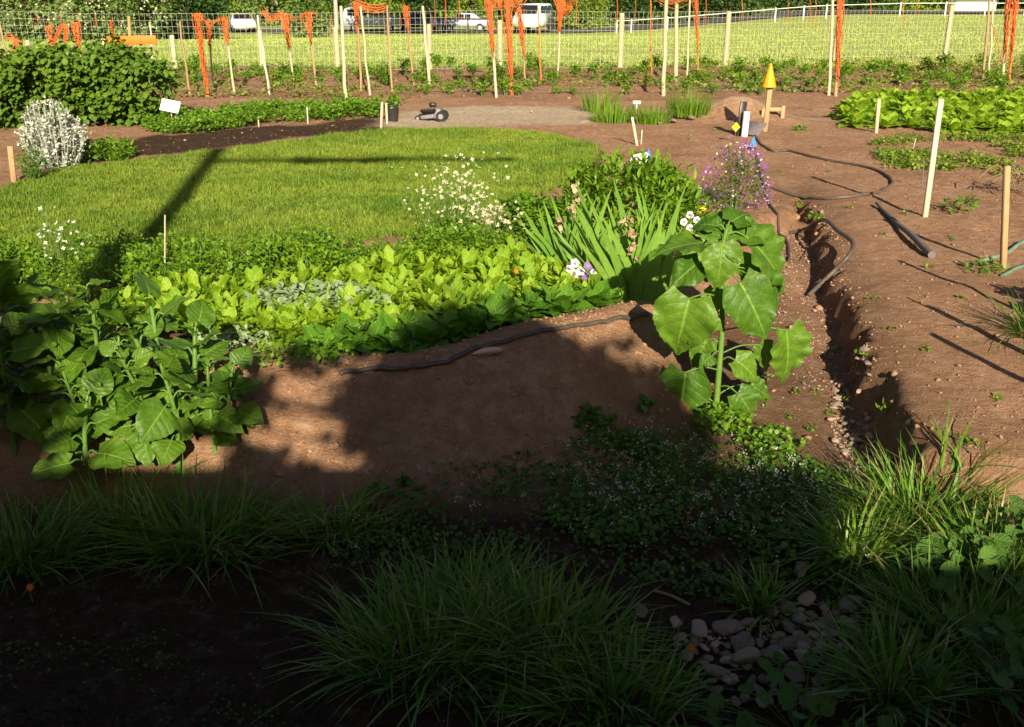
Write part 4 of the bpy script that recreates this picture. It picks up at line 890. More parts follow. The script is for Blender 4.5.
b_ = at(744, 137); g = G(); tube(g, [(0, 0, -.05), (0.01, 0, .3)], .042, 12); o = g.build('pipe', M['whitep']); tag(o, 'short white plastic pipe standing in the soil mound', 'pipe'); o.location = b_
g = G(); box(g, (-.03, .08, .2), (.09, .02, .42), rotm(0, .06, .3), .003); o = g.build('board', M['blackp'], smooth=False); tag(o, 'dark board standing behind the white pipe', 'board'); o.location = b_
g = G(); box(g, (.12, .05, .09), (.025, .26, .22), rotm(.0, .9, .7), .003); o = g.build('board', M['greyboard'], smooth=False); tag(o, 'grey weathered board sloping down right of the white pipe', 'board'); o.location = b_
# cone on stake
b_ = at(766, 132); root = thing('capped_stake', 'wooden stake topped with a bright yellow orange cone', 'stake', tuple(b_)); tp_ = atY(769, 86, b_[1]) - b_; g = G()
box(g, tp_ / 2, (.06, .03, tp_[2] + .06), rotm(0, .03, 0), .004); g.build('post', M['wood'], root, smooth=False)
g = G(); tube(g, [tp_ + [0, 0, -.01], tp_ + [0, 0, .02], tp_ + [0, 0, .27]], [.09, .08, .012], 14); g.build('cone', M['cone'], root)
b_ = at(772, 117); g = G(); box(g, (0, 0, .1), (.28, .02, .05), bev=.003); box(g, (.14, .0, .02), (.05, .04, .26), bev=.003); box(g, (-.13, .0, .0), (.04, .04, .2), bev=.003); o = g.build('trestle', M['wood'], smooth=False); tag(o, 'low wooden trestle behind the cone topped stake', 'trestle'); o.location = b_
# plant pot behind paired stakes
b_ = at(392, 121); root = thing('plant_pot', 'dark plastic pot with a green plant by the paired stakes', 'plant pot', tuple(b_)); g = G(); tube(g, [(0, 0, 0), (0, 0, .2), (0, 0, .215), (0, 0, .22)], [.085, .105, .112, .108], 16); g.build('pot', M['blackp'], root)
g = G(); n = 90; P3 = rng.normal(0, 1, (n, 3)) * [.08, .06, .04] + [0, 0, .27]; inst(g, T_mid, P3, rot_up(n), rng.uniform(.04, .07, n)); g.build('foliage', M['bushg'], root)
# wheeled garden thing
b_ = at(430, 121); root = thing('garden_cart', 'low black and grey wheeled garden cart on the pale ground', 'cart', tuple(b_), -.15); root.scale = (.88,) * 3
g = G(); box(g, (.02, 0, .07), (.30, .2, .06), rotm(0, -.12, 0), .015); box(g, (.13, -.0, .12), (.06, .22, .16), rotm(0, .5, 0), .012); g.build('tray', M['grey'], root, smooth=False)
g = G(); box(g, (-.01, -.02, .14), (.24, .2, .02), rotm(-.5, -.15, 0), .006); g.build('seat', M['blackp'], root, smooth=False)
g = G(); box(g, (.04, .05, .24), (.12, .06, .07), rotm(0, .1, .2), .02); tube(g, [(0, .05, .2), (.02, .06, .25), (.08, .06, .26)], .015, 8); g.build('handle', M['blackp'], root)
for x, y, rr_ in ((-.17, -.09, .045), (-.17, .09, .045), (.2, -.1, .08), (.2, .1, .08)):
    g = G(); th = np.linspace(0, 6.283, 21); tube(g, [(x, y - .02, rr_), (x, y + .02, rr_)], rr_, 18); w_ = g.build('wheel', M['rubber'], root); g = G(); tube(g, [(x, y - .025, rr_), (x, y + .025, rr_)], rr_ * .5, 12); g.build('hub', M['grey'], w_)
# twig debris right
g = G(); b_ = at(1022, 195)
for k in range(26):
    a = rng.uniform(0, 6.28); e = rng.uniform(0, .8); L_ = rng.uniform(.12, .4); s0 = rng.normal(0, 1, 3) * [.1, .1, .02] + [0, 0, .12]; tube(g, smoothline([s0, s0 + [math.cos(a) * L_ * .5, math.sin(a) * L_ * .5, L_ * e * .5 + .03], s0 + [math.cos(a) * L_, math.sin(a) * L_, L_ * e * .4 - .05]], 3), .005, 5)
o = g.build('twig_heap', M['drystem']); tag(o, 'tangle of dry pale twigs at the right edge by the stake', 'twigs'); o.location = b_
# ------------------------------------------------------------------ silver bush
q = at(58, 168); root = bush('silver_bush', 'white woolly silver leaved bush in bloom at the left lawn corner', 'bush', q,   .30, .25, .6, 260, T_lance, .05, M['sage'], 30, .8, 12)
g = G(); gs = G()
for k in range(95):
    a = rng.uniform(0, 6.28); rr = math.sqrt(rng.random()); tip = np.array([.33 * rr * math.cos(a), .27 * rr * math.sin(a), (.66 - .28 * rr ** 2) * rng.uniform(.65, 1.08)])
    st = smoothline([(tip[0] * .5, tip[1] * .5, 0), (tip[0] * .85, tip[1] * .85, tip[2] * .5), tip], 4); tube(gs, st, .005, 5)
    n = 26; P3 = st[rng.integers(0, len(st), n)] + rng.normal(0, .012, (n, 3)); inst(g, T_mid, P3, rot_up(n, .5), rng.uniform(.02, .05, n))
    n = 10; inst(g, T_small, tip + rng.normal(0, .014, (n, 3)), rot_up(n), rng.uniform(.02, .035, n))
g.build('silver_leaves', M['silver'], root); gs.build('silver_stems', M['silver'], root)
spray('weed_clump', 'weed', 'tall green weeds in front of the silver bush', at(34, 182), (.16, .1, .45), 26, 0, .01, None, 'weed', leafn=14, ls=.05, nbr=1)
# ------------------------------------------------------------------ bramble hedge left
root = thing('bramble_hedge', 'long dark green bramble hedge at the left behind the lawn', 'hedge', tuple(at(60, 127)))
b0_ = np.array(root.location); g = G(); gs = G()
cx = np.linspace(-4.8, .95, 22)
Cc = []
for x in cx:
    yb = .35 + .10 * x + .25 * math.sin(x * 1.3); hh = 1.0 + .08 * math.sin(x * 2.1) - .25 * ss(.2, 1.0, x)
    for k in range(26):
        a = rng.uniform(0, 6.28); el = math.asin(rng.uniform(0, 1)); Cc.append((x + .42 * math.cos(a) * math.cos(el), yb + .55 * math.sin(a) * math.cos(el), (.04 + (hh - .1) * rng.uniform(.0, 1) ** .8), yb))
Cc = np.array(Cc); n = 30000; idx = rng.integers(0, len(Cc), n); P3 = Cc[idx, :3] + rng.normal(0, .075, (n, 3)); P3[:, 2] = np.maximum(P3[:, 2], .03)
out = np.column_stack([rng.normal(0, .3, n), (P3[:, 1] - Cc[idx, 3]) * 1.4, np.full(n, .25)]) + rng.normal(0, .4, (n, 3)); out[:, 2] -= .2
inst(g, leafT(4, 2, P_oval, .42, .25, .35), P3, frames(out + [0, 0, -.2], np.column_stack([out[:, 0] * .3, out[:, 1], np.full(n, 1.)])), rng.uniform(.05, .10, n), np.clip(rng.random(len(Cc))[idx] * .5 + rng.random(n) * .5, 0, 1))
for k in range(90):
    c_ = Cc[rng.integers(len(Cc))]; tube(gs, smoothline([(c_[0], c_[3], 0), (c_[0], (c_[1] + c_[3]) / 2, c_[2] * .7), (c_[0] + rng.normal(0, .1), c_[1] - .1, c_[2] + rng.uniform(0, .14))], 3), .006, 5)
g.build('foliage', M['bramble'], root); gs.build('canes', M['drystem'], root)
# ------------------------------------------------------------------ strawberry beds, chives
ST = [herb(16, .13, .12, 12, .035, M['bushg'], 80 + k, 'strawberry_plant', 'strawberry', .03) for k in range(3)]
SB1 = poly([(150, 130), (180, 122), (245, 122), (250, 128), (200, 134), (160, 135)]); SB2 = poly([(195, 121), (260, 113), (370, 110), (380, 121), (320, 124), (240, 124)])
for q in spaced(SB1, 26, .18): ST[rng.integers(3)].put(on(*q), rng.uniform(0, 6), rng.uniform(1.1, 1.6), 'low dark strawberry plant in front of the hedge by the white sign', 'strawberries by the white sign')
for q in spaced(SB2, 42, .2): ST[rng.integers(3)].put(on(*q), rng.uniform(0, 6), rng.uniform(1.1, 1.7), 'low strawberry plant behind the dark soil strip', 'strawberries behind the dark soil')
for px, py, n, lab in ((612, 122, 240, 'leftmost bright green chive clump by the white label'), (650, 123, 260, 'middle chive clump right of the white label'), (688, 117, 300, 'tall dark green dill clump behind the grey stones'), (600, 112, 160, 'small dill clump behind the leftmost chives'), (520, 112, 0, '')):
    if n:
        g = G(); a = rng.uniform(0, 6.28, n); rr = np.sqrt(rng.random(n)) * .22; P3 = np.column_stack([rr * np.cos(a) * 1.3, rr * np.sin(a), 0 * a])
        blades(g, P3, rng.uniform(.14, .3, n) * (1.4 if 'dill' in lab else 1), rng.uniform(.008, .014, n), a, rng.uniform(0, .4, n), rng.uniform(0, .4, n), 3); o = g.build('herb_clump', M['bushg']); tag(o, lab, 'herb'); o.location = at(px, py)
# ------------------------------------------------------------------ rows of tomato seedlings by the fence
TP = [herb(5, .42, .13, 22, .065, M['bushg'], 90 + k, 'tomato_plant', 'tomato', .05, .005) for k in range(4)]
TQ = [herb(7, .28, .2, 20, .05, M['parsley'], 95 + k, 'potato_plant', 'vegetable', .05, .004) for k in range(3)]
for row, (ya, yb) in enumerate(((97, 95), (89, 87), (82, 80), (76, 73))):
    for px in np.arange(-20 if row else 400, 1060, (26, 23, 19, 17)[row]):
        if row == 0 and 780 < px < 850: continue
        p_ = at(px + rng.normal(0, 5), ya + (yb - ya) * px / 1024 + rng.normal(0, .7))
        if rng.random() < .12: continue
        T = TP if (row + int(px) // 90) % 3 else TQ
        T[rng.integers(len(T))].put(tuple(p_), rng.uniform(0, 6.28), rng.uniform(.6, 1.15) * (.85 if row == 0 else 1), ['young tomato plant in the nearest seedling row', 'young tomato plant in the second seedling row', 'young vegetable plant in the third seedling row', 'young vegetable plant in the row along the wire fence'][row], 'vegetable seedlings row ' + 'one two three four'.split()[row])
# weedy area at right
g = G(); WD = poly([(870, 145), (900, 138), (1100, 140), (1100, 182), (980, 180), (880, 168)]); Pq = inpoly(WD, 16000); Pq = Pq[fbm(Pq[:, 0] * 1.6, Pq[:, 1] * 2.6, 91) > .06]; P3 = zs(Pq); n = len(P3); P3[:, 2] += rng.uniform(0, .07, n)
inst(g, T_mid, P3, rot_up(n, .4), rng.uniform(.02, .045, n))
WF = poly([(-60, 100), (620, 97), (1060, 92), (1060, 62), (620, 66), (-60, 73)]); Pq = inpoly(WF, 30000); Pq = Pq[fbm(Pq[:, 0] * .9, Pq[:, 1] * 1.2, 93) > .03]; P3 = zs(Pq); n = len(P3); P3[:, 2] += rng.uniform(0, .14, n)
inst(g, T_mid, P3, rot_up(n, .4), rng.uniform(.03, .08, n))
tag(g.build('low_weeds', M['grass']), 'patchy low weeds over the soil on the right and along the fence', 'weeds', kind='stuff')
# ------------------------------------------------------------------ wire fence
FP = [(-60, 75, 42), (33, 74, 40), (108, 73, 38), (176, 72, 35), (263, 72, 30), (338, 71, 27), (430, 70, 24), (500, 69, 20), (620, 68, 13), (725, 66, 11), (834, 63, 9), (944, 61, 5), (1070, 58, 1)]
root = thing('wire_fence', 'wire mesh fence on wooden posts between the garden and the meadow', 'fence', tuple(at(33, 74))); fo = np.array(root.location)
pp = []
for px, py, pt in FP:
    b_ = at(px, py); tp_ = atY(px, pt, b_[1]); pp.append((b_, tp_[2]))
    g = G(); h_ = tp_[2] - b_[2]; tube(g, [b_ - [0, 0, .05] - fo, b_ + [0, 0, h_ * .5] - fo, b_ + [0, 0, h_ - .03] - fo, b_ + [0, 0, h_] - fo], [.06, .058, .056, .045], 9); g.build('post', M['greenpost'], root)
for (a_, za), (b_, zb) in zip(pp[:-1], pp[1:]):
    g = G(); ht = 1.22; nV = int(np.linalg.norm(b_ - a_) / .11); a2 = a_ - fo + [0, -.07, 0]; b2 = b_ - fo + [0, -.07, 0]
    for k in range(10):
        z_ = ht * k / 9 + .02; tube(g, [a2 + [0, 0, z_], (a2 + b2) / 2 + [0, 0, z_ - .008], b2 + [0, 0, z_]], .003, 3)
    for k in range(nV):
        f = (k + .5) / nV; p_ = a2 + (b2 - a2) * f; tube(g, [p_, p_ + [0, 0, ht + .02]], .002, 3)
    g.build('wire_panel', M['wire'], root)
# ------------------------------------------------------------------ netting stakes
STK = [(12, 90, 1, 24, 'wood', None, .018), (56, 90, 50, 25, 'whitewood', (26, 46, 2.2), .02), (84, 90, 76, 22, 'palewood', (22, 58, 2.6), .02), (120, 90, 112, 21, 'wood', (20, 40, .8), .016), (133, 90, 129, 16, 'wood', None, .035), (153, 90, 150, 22, 'whitewood', None, .016),
       (190, 95, 180, 21, 'wood', None, .018), (208, 96, 197, 13, 'orange', (12, 92, 1.6), .03), (213, 90, 209, 19, 'wood', (20, 50, 1), .018), (234, 94, 225, 18, 'palewood', (17, 45, 1.6), .02), (269, 95, 258, 15, 'whitewood', None, .02), (294, 86, 285, 13, 'palewood', (13, 52, 2.2), .02),
       (316, 85, 308, 13, 'wood', (12, 44, 2.2), .02), (346, 100, 340, 6, 'palewood', None, .03), (361, 90, 356, 2, 'wood', (2, 34, 1.6), .024), (370, 95, 360, 6, 'palewood', None, .02), (391, 92, 387, 5, 'wood', None, .018), (414, 86, 406, 7, 'wood', (4, 32, 1.8), .02), (430, 85, 422, 6, 'palewood', None, .03),
       (497, 98, 489, -8, 'palewood', (-4, 60, 2.0), .024), (513, 95, 506, -8, 'orange', (-6, 92, 2.4), .03), (527, 85, 519, 10, 'wood', (-5, 60, 1.8), .02), (541, 85, 538, 5, 'orange', None, .014), (557, 78, 561, -8, 'palewood', (-8, 34, 3.4), .02), (652, 78, 650, -8, 'orange', None, .012),
       (663, 96, 667, -8, 'palewood', None, .036), (676, 82, 676, 3, 'greenpost', None, .045), (687, 78, 690, -5, 'palewood', None, .02), (698, 80, 695, -8, 'orange', (-8, 62, 2.0), .014), (829, 95, 833, -8, 'palewood', None, .026), (836, 96, 839, -8, 'wood', (-8, 95, 2.2), .03),
       (983, 80, 990, -8, 'wood', None, .026), (989, 78, 994, -8, 'palewood', None, .022), (1002, 84, 1008, -8, 'palewood', (-8, 70, 1.4), .028), (1009, 82, 1016, -8, 'orange', (-8, 76, 1.6), .022)]
ORD = ['first', 'second', 'third', 'fourth', 'fifth', 'sixth', 'seventh', 'eighth', 'ninth', 'tenth', 'eleventh', 'twelfth', 'thirteenth', 'fourteenth', 'fifteenth', 'sixteenth', 'seventeenth', 'eighteenth', 'nineteenth', 'twentieth', 'twenty first', 'twenty second', 'twenty third', 'twenty fourth', 'twenty fifth', 'twenty sixth', 'twenty seventh', 'twenty eighth', 'twenty ninth', 'thirtieth', 'thirty first', 'thirty second', 'thirty third', 'thirty fourth', 'thirty fifth']
CN = {'wood': 'brown wooden', 'palewood': 'pale wooden', 'whitewood': 'whitish wooden', 'orange': 'orange wrapped', 'greenpost': 'stout pale round'}
for k, (bx, by, tx, ty, mt, net, r0) in enumerate(STK):
    b_ = at(bx, by); tp_ = atY(tx, ty, b_[1]); g = G(); L_ = np.linspace(b_ - [0, 0, .05], tp_, 6) + rng.normal(0, .008, (6, 3)) * [1, 1, 0]; tube(g, L_, np.linspace(r0 * 1.05, r0 * .85, 6), 7)
    tag(g.build('garden_stake', M[mt], origin=b_), f'{CN[mt]} trellis stake, {ORD[k]} from the left in the row before the fence', 'stake', 'trellis stakes before the wire fence')
    if net:
        y0, y1, w_ = net; w_ *= .62; g = G(); ns = int(9 + w_ * 7)
        def onstk(y): f = (by - y) / (by - ty); return b_ + (tp_ - b_) * min(max(f, 0), 1)
        for q in range(ns):
            ph = rng.uniform(0, 6.28); yy = np.linspace(y0, y1 - rng.uniform(0, .35) * (y1 - y0), 12); off = rng.normal(0, 1, 2) * [.035 * w_, .03]
            pts_ = np.array([onstk(y) + [off[0] * (1 - .75 * (i_ / 11)) + .014 * math.sin(i_ * 1.9 + ph), -.03 + off[1] + .014 * math.cos(i_ * 2.3 + ph), 0] for i_, y in enumerate(yy)])
            tube(g, pts_, rng.uniform(.004, .008), 3)
        for q in range(int(ns * 2.6)):   # cross strands of the mesh
            f0 = rng.random(); c_ = onstk(y0 + f0 * (y1 - y0) * .85); wd = .04 * w_ * (1 - .7 * f0); tube(g, [c_ + [-wd, -.05, rng.normal(0, .04)], c_ + [rng.normal(0, .01), -.07, rng.normal(0, .03)], c_ + [wd, -.05, rng.normal(0, .04)]], .004, 3)
        tag(g.build('netting', M['orange'], origin=onstk(y0)), f'bundle of orange plastic netting hanging on the {ORD[k]} trellis stake from the left', 'netting', 'orange netting bundles')
# netting swags and loose hanging strands
def strand(label, pts, Yd, rad=.006, n=1, w=.03):
    g = G(); P = [atY(x, y, Yd) for x, y in pts]
    for q in range(n):
        o_ = rng.normal(0, w, 3); tube(g, smoothline(np.array(P) + o_ * [1, .5, 1], 4), rad * .7, 3)
    tag(g.build('netting_strand', M['orange'], origin=P[0]), label, 'netting')
strand('loose fan of orange netting at the far left between two stakes', [(6, 37), (12, 38), (17, 48)], 18.2, .009, 10, .02)
strand('second side of the orange netting fan at the far left', [(18, 37), (16, 44), (14, 52)], 18.2, .009, 10, .03)
strand('orange netting swag between the second and third stakes', [(52, 46), (57, 36), (61, 27), (66, 27), (65, 44)], 18.2, .009, 12, .025)
strand('orange netting swag between the eighth and tenth stakes', [(200, 14), (206, 20), (212, 25), (218, 20), (225, 18)], 17.6, .006, 6, .03)
strand('thin orange netting swag between the twelfth and thirteenth stakes', [(272, 16), (284, 14), (296, 18), (308, 13), (318, 14)], 18.6, .005, 5, .03)
strand('mass of orange netting swept between stakes behind the eleventh', [(262, 12), (272, 22), (280, 15), (285, 30)], 18.6, .007, 10, .04)
strand('orange netting bunch at the top between the fifteenth and sixteenth stakes', [(356, 2), (366, 6), (378, 8), (386, 6)], 17.8, .009, 14, .04)
strand('wide orange netting swag left of the twentieth stake', [(484, -6), (490, 2), (498, 5), (508, 0), (516, 4), (524, -6)], 17.6, .008, 16, .05)
strand('orange netting hanging at the top right of the twenty fourth stake', [(555, -6), (566, 14), (571, 2), (576, -6)], 18.6, .008, 14, .04)
strand('orange netting swag over the stout pale round stake', [(652, -8), (664, -1), (676, 3), (688, -1), (698, -8)], 18.6, .007, 9, .05)
strand('single orange strand slanting between the last stakes at the right', [(992, 20), (998, 40), (1003, 60)], 18.6, .01, 2, .01)
LX = [60, 78, 95, 245, 300, 330, 400, 434, 445, 458, 576, 617, 635, 705, 741, 787, 810, 815, 870, 902, 916, 948, 1018]
for k, x in enumerate(LX):
    strand(f'thin orange strand hanging alone, {ORD[k]} loose strand from the left', [(x, -8 if x > 430 else 14), (x + 1, 8 if x > 430 else 26), (x, rng.uniform(16, 28) + (10 if x < 430 else 0))], 18.8, .006, 2, .008)
# orange board
b_ = atY(133, 40, 18.1); g = G(); box(g, (0, 0, 0), (.86, .025, .15), rotm(0, -.02, 0), .004); o = g.build('board', M['board'], smooth=False); tag(o, 'orange painted board nailed across the fifth stake', 'board'); o.location = b_ + [0, -.06, 0]
# ------------------------------------------------------------------ far: white fence, cars, trees
root = thing('white_rail_fence', 'white post and rail fence at the far right end of the meadow', 'fence', (8, 76, float(H(8, 76, False)))); fo = np.array(root.location)
px0 = [605, 618, 650, 703, 745, 770, 790, 855, 895, 930, 965, 1000, 1040]; pr = None
for px in px0:
    Yd = 76.; x = (px - 512) / F * Yd * 1.065; z_ = float(H(x, Yd, False)); g = G(); box(g, np.array([x, Yd, z_ + .45]) - fo, (.09, .09, 1.1), bev=.01); g.build('post', M['whitep'], root, smooth=False)
    if pr is not None:
        for hz in (.9,):
            g = G(); box(g, np.array([(x + pr[0]) / 2, Yd + .1, (z_ + pr[1]) / 2 + hz]) - fo, (x - pr[0], .04, .045), rotm(0, -math.atan2(z_ - pr[1], x - pr[0]), 0), .005); g.build('rail', M['whitep'], root, smooth=False)
    pr = (x, z_)
def car(name, label, cat, px, Yd, rz, mt, van=False, L_=4.3, W_=1.75, H_=1.45):
    x = (px - 512) / F * Yd * 1.065; z_ = float(H(x, Yd, False)); root = thing(name, label, cat, (x, Yd, z_ + .05), rz)
    if van: prof = [(-.5, .22), (-.5, .72), (-.47, .97), (-.40, 1), (.22, 1), (.38, .62), (.49, .5), (.5, .22)]
    else: prof = [(-.5, .25), (-.5, .58), (-.46, .66), (-.30, .72), (-.18, .98), (.08, 1), (.24, .70), (.47, .60), (.5, .48), (.5, .25)]
    P2 = np.array([(a * L_, b * H_) for a, b in prof]); n = len(P2)
    tuck = np.array([.5 if b < .7 else .5 - .09 * (b - .7) / .3 for a, b in prof]) * W_
    V = np.vstack([np.column_stack([P2[:, 0], -tuck, P2[:, 1]]), np.column_stack([P2[:, 0], tuck, P2[:, 1]])])
    bm = bmesh.new(); vs = [bm.verts.new(v) for v in V]
    bm.faces.new(vs[:n]); bm.faces.new(vs[n:][::-1])
    for k in range(n): bm.faces.new((vs[k], vs[n + k], vs[n + (k + 1) % n], vs[(k + 1) % n]))
    bmesh.ops.recalc_face_normals(bm, faces=bm.faces); bmesh.ops.bevel(bm, geom=list(bm.edges), offset=.05, segments=2, affect='EDGES'); bmesh.ops.triangulate(bm, faces=bm.faces)
    g = G(); bm.verts.ensure_lookup_table(); g.add(np.array([v.co[:] for v in bm.verts]), np.array([[v.index for v in f.verts] for f in bm.faces])); bm.free(); g.build('body', M[mt], root)
    wl = [(-.13, -.02), (.0, .12)] if not van else [(.0, .18), (-.2, -.03), (-.42, -.24)]
    for s_ in (-1, 1):
        for a, b in wl:
            g = G(); zt, zb = .93 * H_, .70 * H_; yt = W_ * (.5 - .09 * (.93 - .7) / .3) + .006; yb = W_ * .5 + .006; sl = .07 * L_ if b > .1 else 0
            a_, b2 = min(a, b) * L_, max(a, b) * L_
            g.add([(a_, s_ * yb, zb), (b2 + sl, s_ * yb, zb), (b2, s_ * yt, zt), (a_, s_ * yt, zt), (a_, s_ * (yb - .04), zb), (b2 + sl, s_ * (yb - .04), zb), (b2, s_ * (yt - .04), zt), (a_, s_ * (yt - .04), zt)], [[0, 1, 2, 3], [4, 5, 6, 7], [0, 1, 5, 4], [3, 2, 6, 7]]); g.build('side_window', M['glass'], root, smooth=False)
        for xx in (-.31, .31):
            g = G(); y_ = s_ * (W_ / 2 - .08); tube(g, [(xx * L_, y_ - .1, .32), (xx * L_, y_ + .1, .32)], .32, 18); w_ = g.build('wheel', M['rubber'], root); g = G(); tube(g, [(xx * L_, y_ - .11, .32), (xx * L_, y_ + .11, .32)], .17, 12); g.build('rim', M['steel'], w_)
        g = G(); box(g, (.495 * L_, s_ * W_ * .36, .5 * H_), (.05, .26, .14), bev=.02); g.build('headlight', M['chrome'], root)
    i0, i1 = (4, 5) if van else (5, 6); a_, b_ = P2[i0], P2[i1]; nn = np.array([b_[1] - a_[1], -(b_[0] - a_[0])]); nn = -nn / np.linalg.norm(nn) * -1; nn = nn if nn[1] > 0 else -nn
    q0, q1 = a_ + (b_ - a_) * .12 + nn * .012, a_ + (b_ - a_) * .9 + nn * .012; g = G(); w0, w1 = W_ * .38, W_ * .42
    g.add([(q0[0], -w0, q0[1]), (q0[0], w0, q0[1]), (q1[0], w1, q1[1]), (q1[0], -w1, q1[1])], [[0, 1, 2, 3]]); g.build('windscreen', M['glass'], root, smooth=False)
    return root
car('parked_car', 'white car seen end on at the left beyond the meadow', 'car', 272, 85, -1.2, 'carw')
car('parked_van', 'silver blue van parked side on in the gap left of centre', 'van', 388, 85, .1, 'cars', True, 4.6, 1.9, 1.9)
car('parked_car', 'dark blue car parked under the dark tree left of centre', 'car', 432, 86, .2, 'carb')
car('parked_car', 'silver car behind the dark rail right of the dark tree', 'car', 470, 87, 3.1, 'cars')
car('parked_van', 'white van with a dark window near the middle of the far road', 'van', 531, 84, -1.9, 'carw', True, 4.8, 2.0, 2.2)
# dark rail by the cars
x0 = (420 - 512) / F * 82 * 1.065; x1 = (500 - 512) / F * 82 * 1.065; z_ = float(H((x0 + x1) / 2, 82, False)); root = thing('dark_rail_fence', 'dark wooden rail in front of the parked cars', 'fence', ((x0 + x1) / 2, 82, z_)); L_ = x1 - x0
g = G(); box(g, (0, 0, 1.1), (L_, .06, .12), bev=.01); g.build('rail', M['darkwood'], root, smooth=False)
for f in (-.48, -.16, .16, .48): g = G(); box(g, (L_ * f, .07, .55), (.12, .08, 1.3), bev=.01); g.build('post', M['darkwood'], root, smooth=False)
g = G(); x = (915 - 512) / F * 98 * 1.065; root = thing('low_shed', 'long low whitish shed beyond the far right fence', 'shed', (x, 98, float(H(x, 98, False)))); box(g, (0, 0, .6), (3.8, 3, 1.2), bev=.02); g.build('wall', M['whitep'], root, smooth=False)
g = G(); box(g, (0, -.3, 1.3), (4.1, 3.9, .1), rotm(.06, 0, 0), .01); g.build('roof', M['steel'], root, smooth=False)
def ftree(name, label, cat, px, Yd, w, h, n, mt, ls, trunk='bark', th=1.0, low=.1, grp=None, T=T_small, tr=.18):
    x = (px - 512) / F * Yd * 1.065; b_ = (x, Yd, float(H(x, Yd, False)) - .05); root = thing(name, label, cat, b_, group=grp); g = G(); gt = G()
    tube(gt, smoothline([(0, 0, 0), (rng.normal(0, .1), 0, h * .3), (rng.normal(0, .2), 0, h * .8)], 4), np.linspace(tr, tr * .3, 9), 8)
    ncl = int(60 + w * h * 3); a = rng.uniform(0, 6.28, ncl); zz = low + (h - low) * rng.random(ncl); prof = np.sin(np.pi * np.clip(.12 + .86 * (zz - low) / (h - low), 0, 1)) ** .6
    rr = w / 2 * prof * rng.uniform(.6, 1, ncl); C = np.column_stack([rr * np.cos(a), rr * np.sin(a), zz])
    for k in range(min(8, ncl)): tube(gt, [(0, 0, C[k, 2] * .6), C[k] * .8 + [0, 0, C[k, 2] * .2]], [tr * .35, tr * .1], 5)
    idx = rng.integers(0, ncl, n); P3 = C[idx] + rng.normal(0, .12 + w * .035, (n, 3)); d = P3 - [0, 0, h * .4] + rng.normal(0, w * .25, (n, 3))
    inst(g, T, P3, frames(d, np.tile([0, -.3, 1.], (n, 1)) + rng.normal(0, .4, (n, 3))), rng.uniform(.6, 1.3, n) * ls, np.clip(rng.random(ncl)[idx] * .6 + rng.random(n) * .4, 0, 1))
    gt.build('trunk', M[trunk], root); g.build('crown', mt, root); return root
k = 0
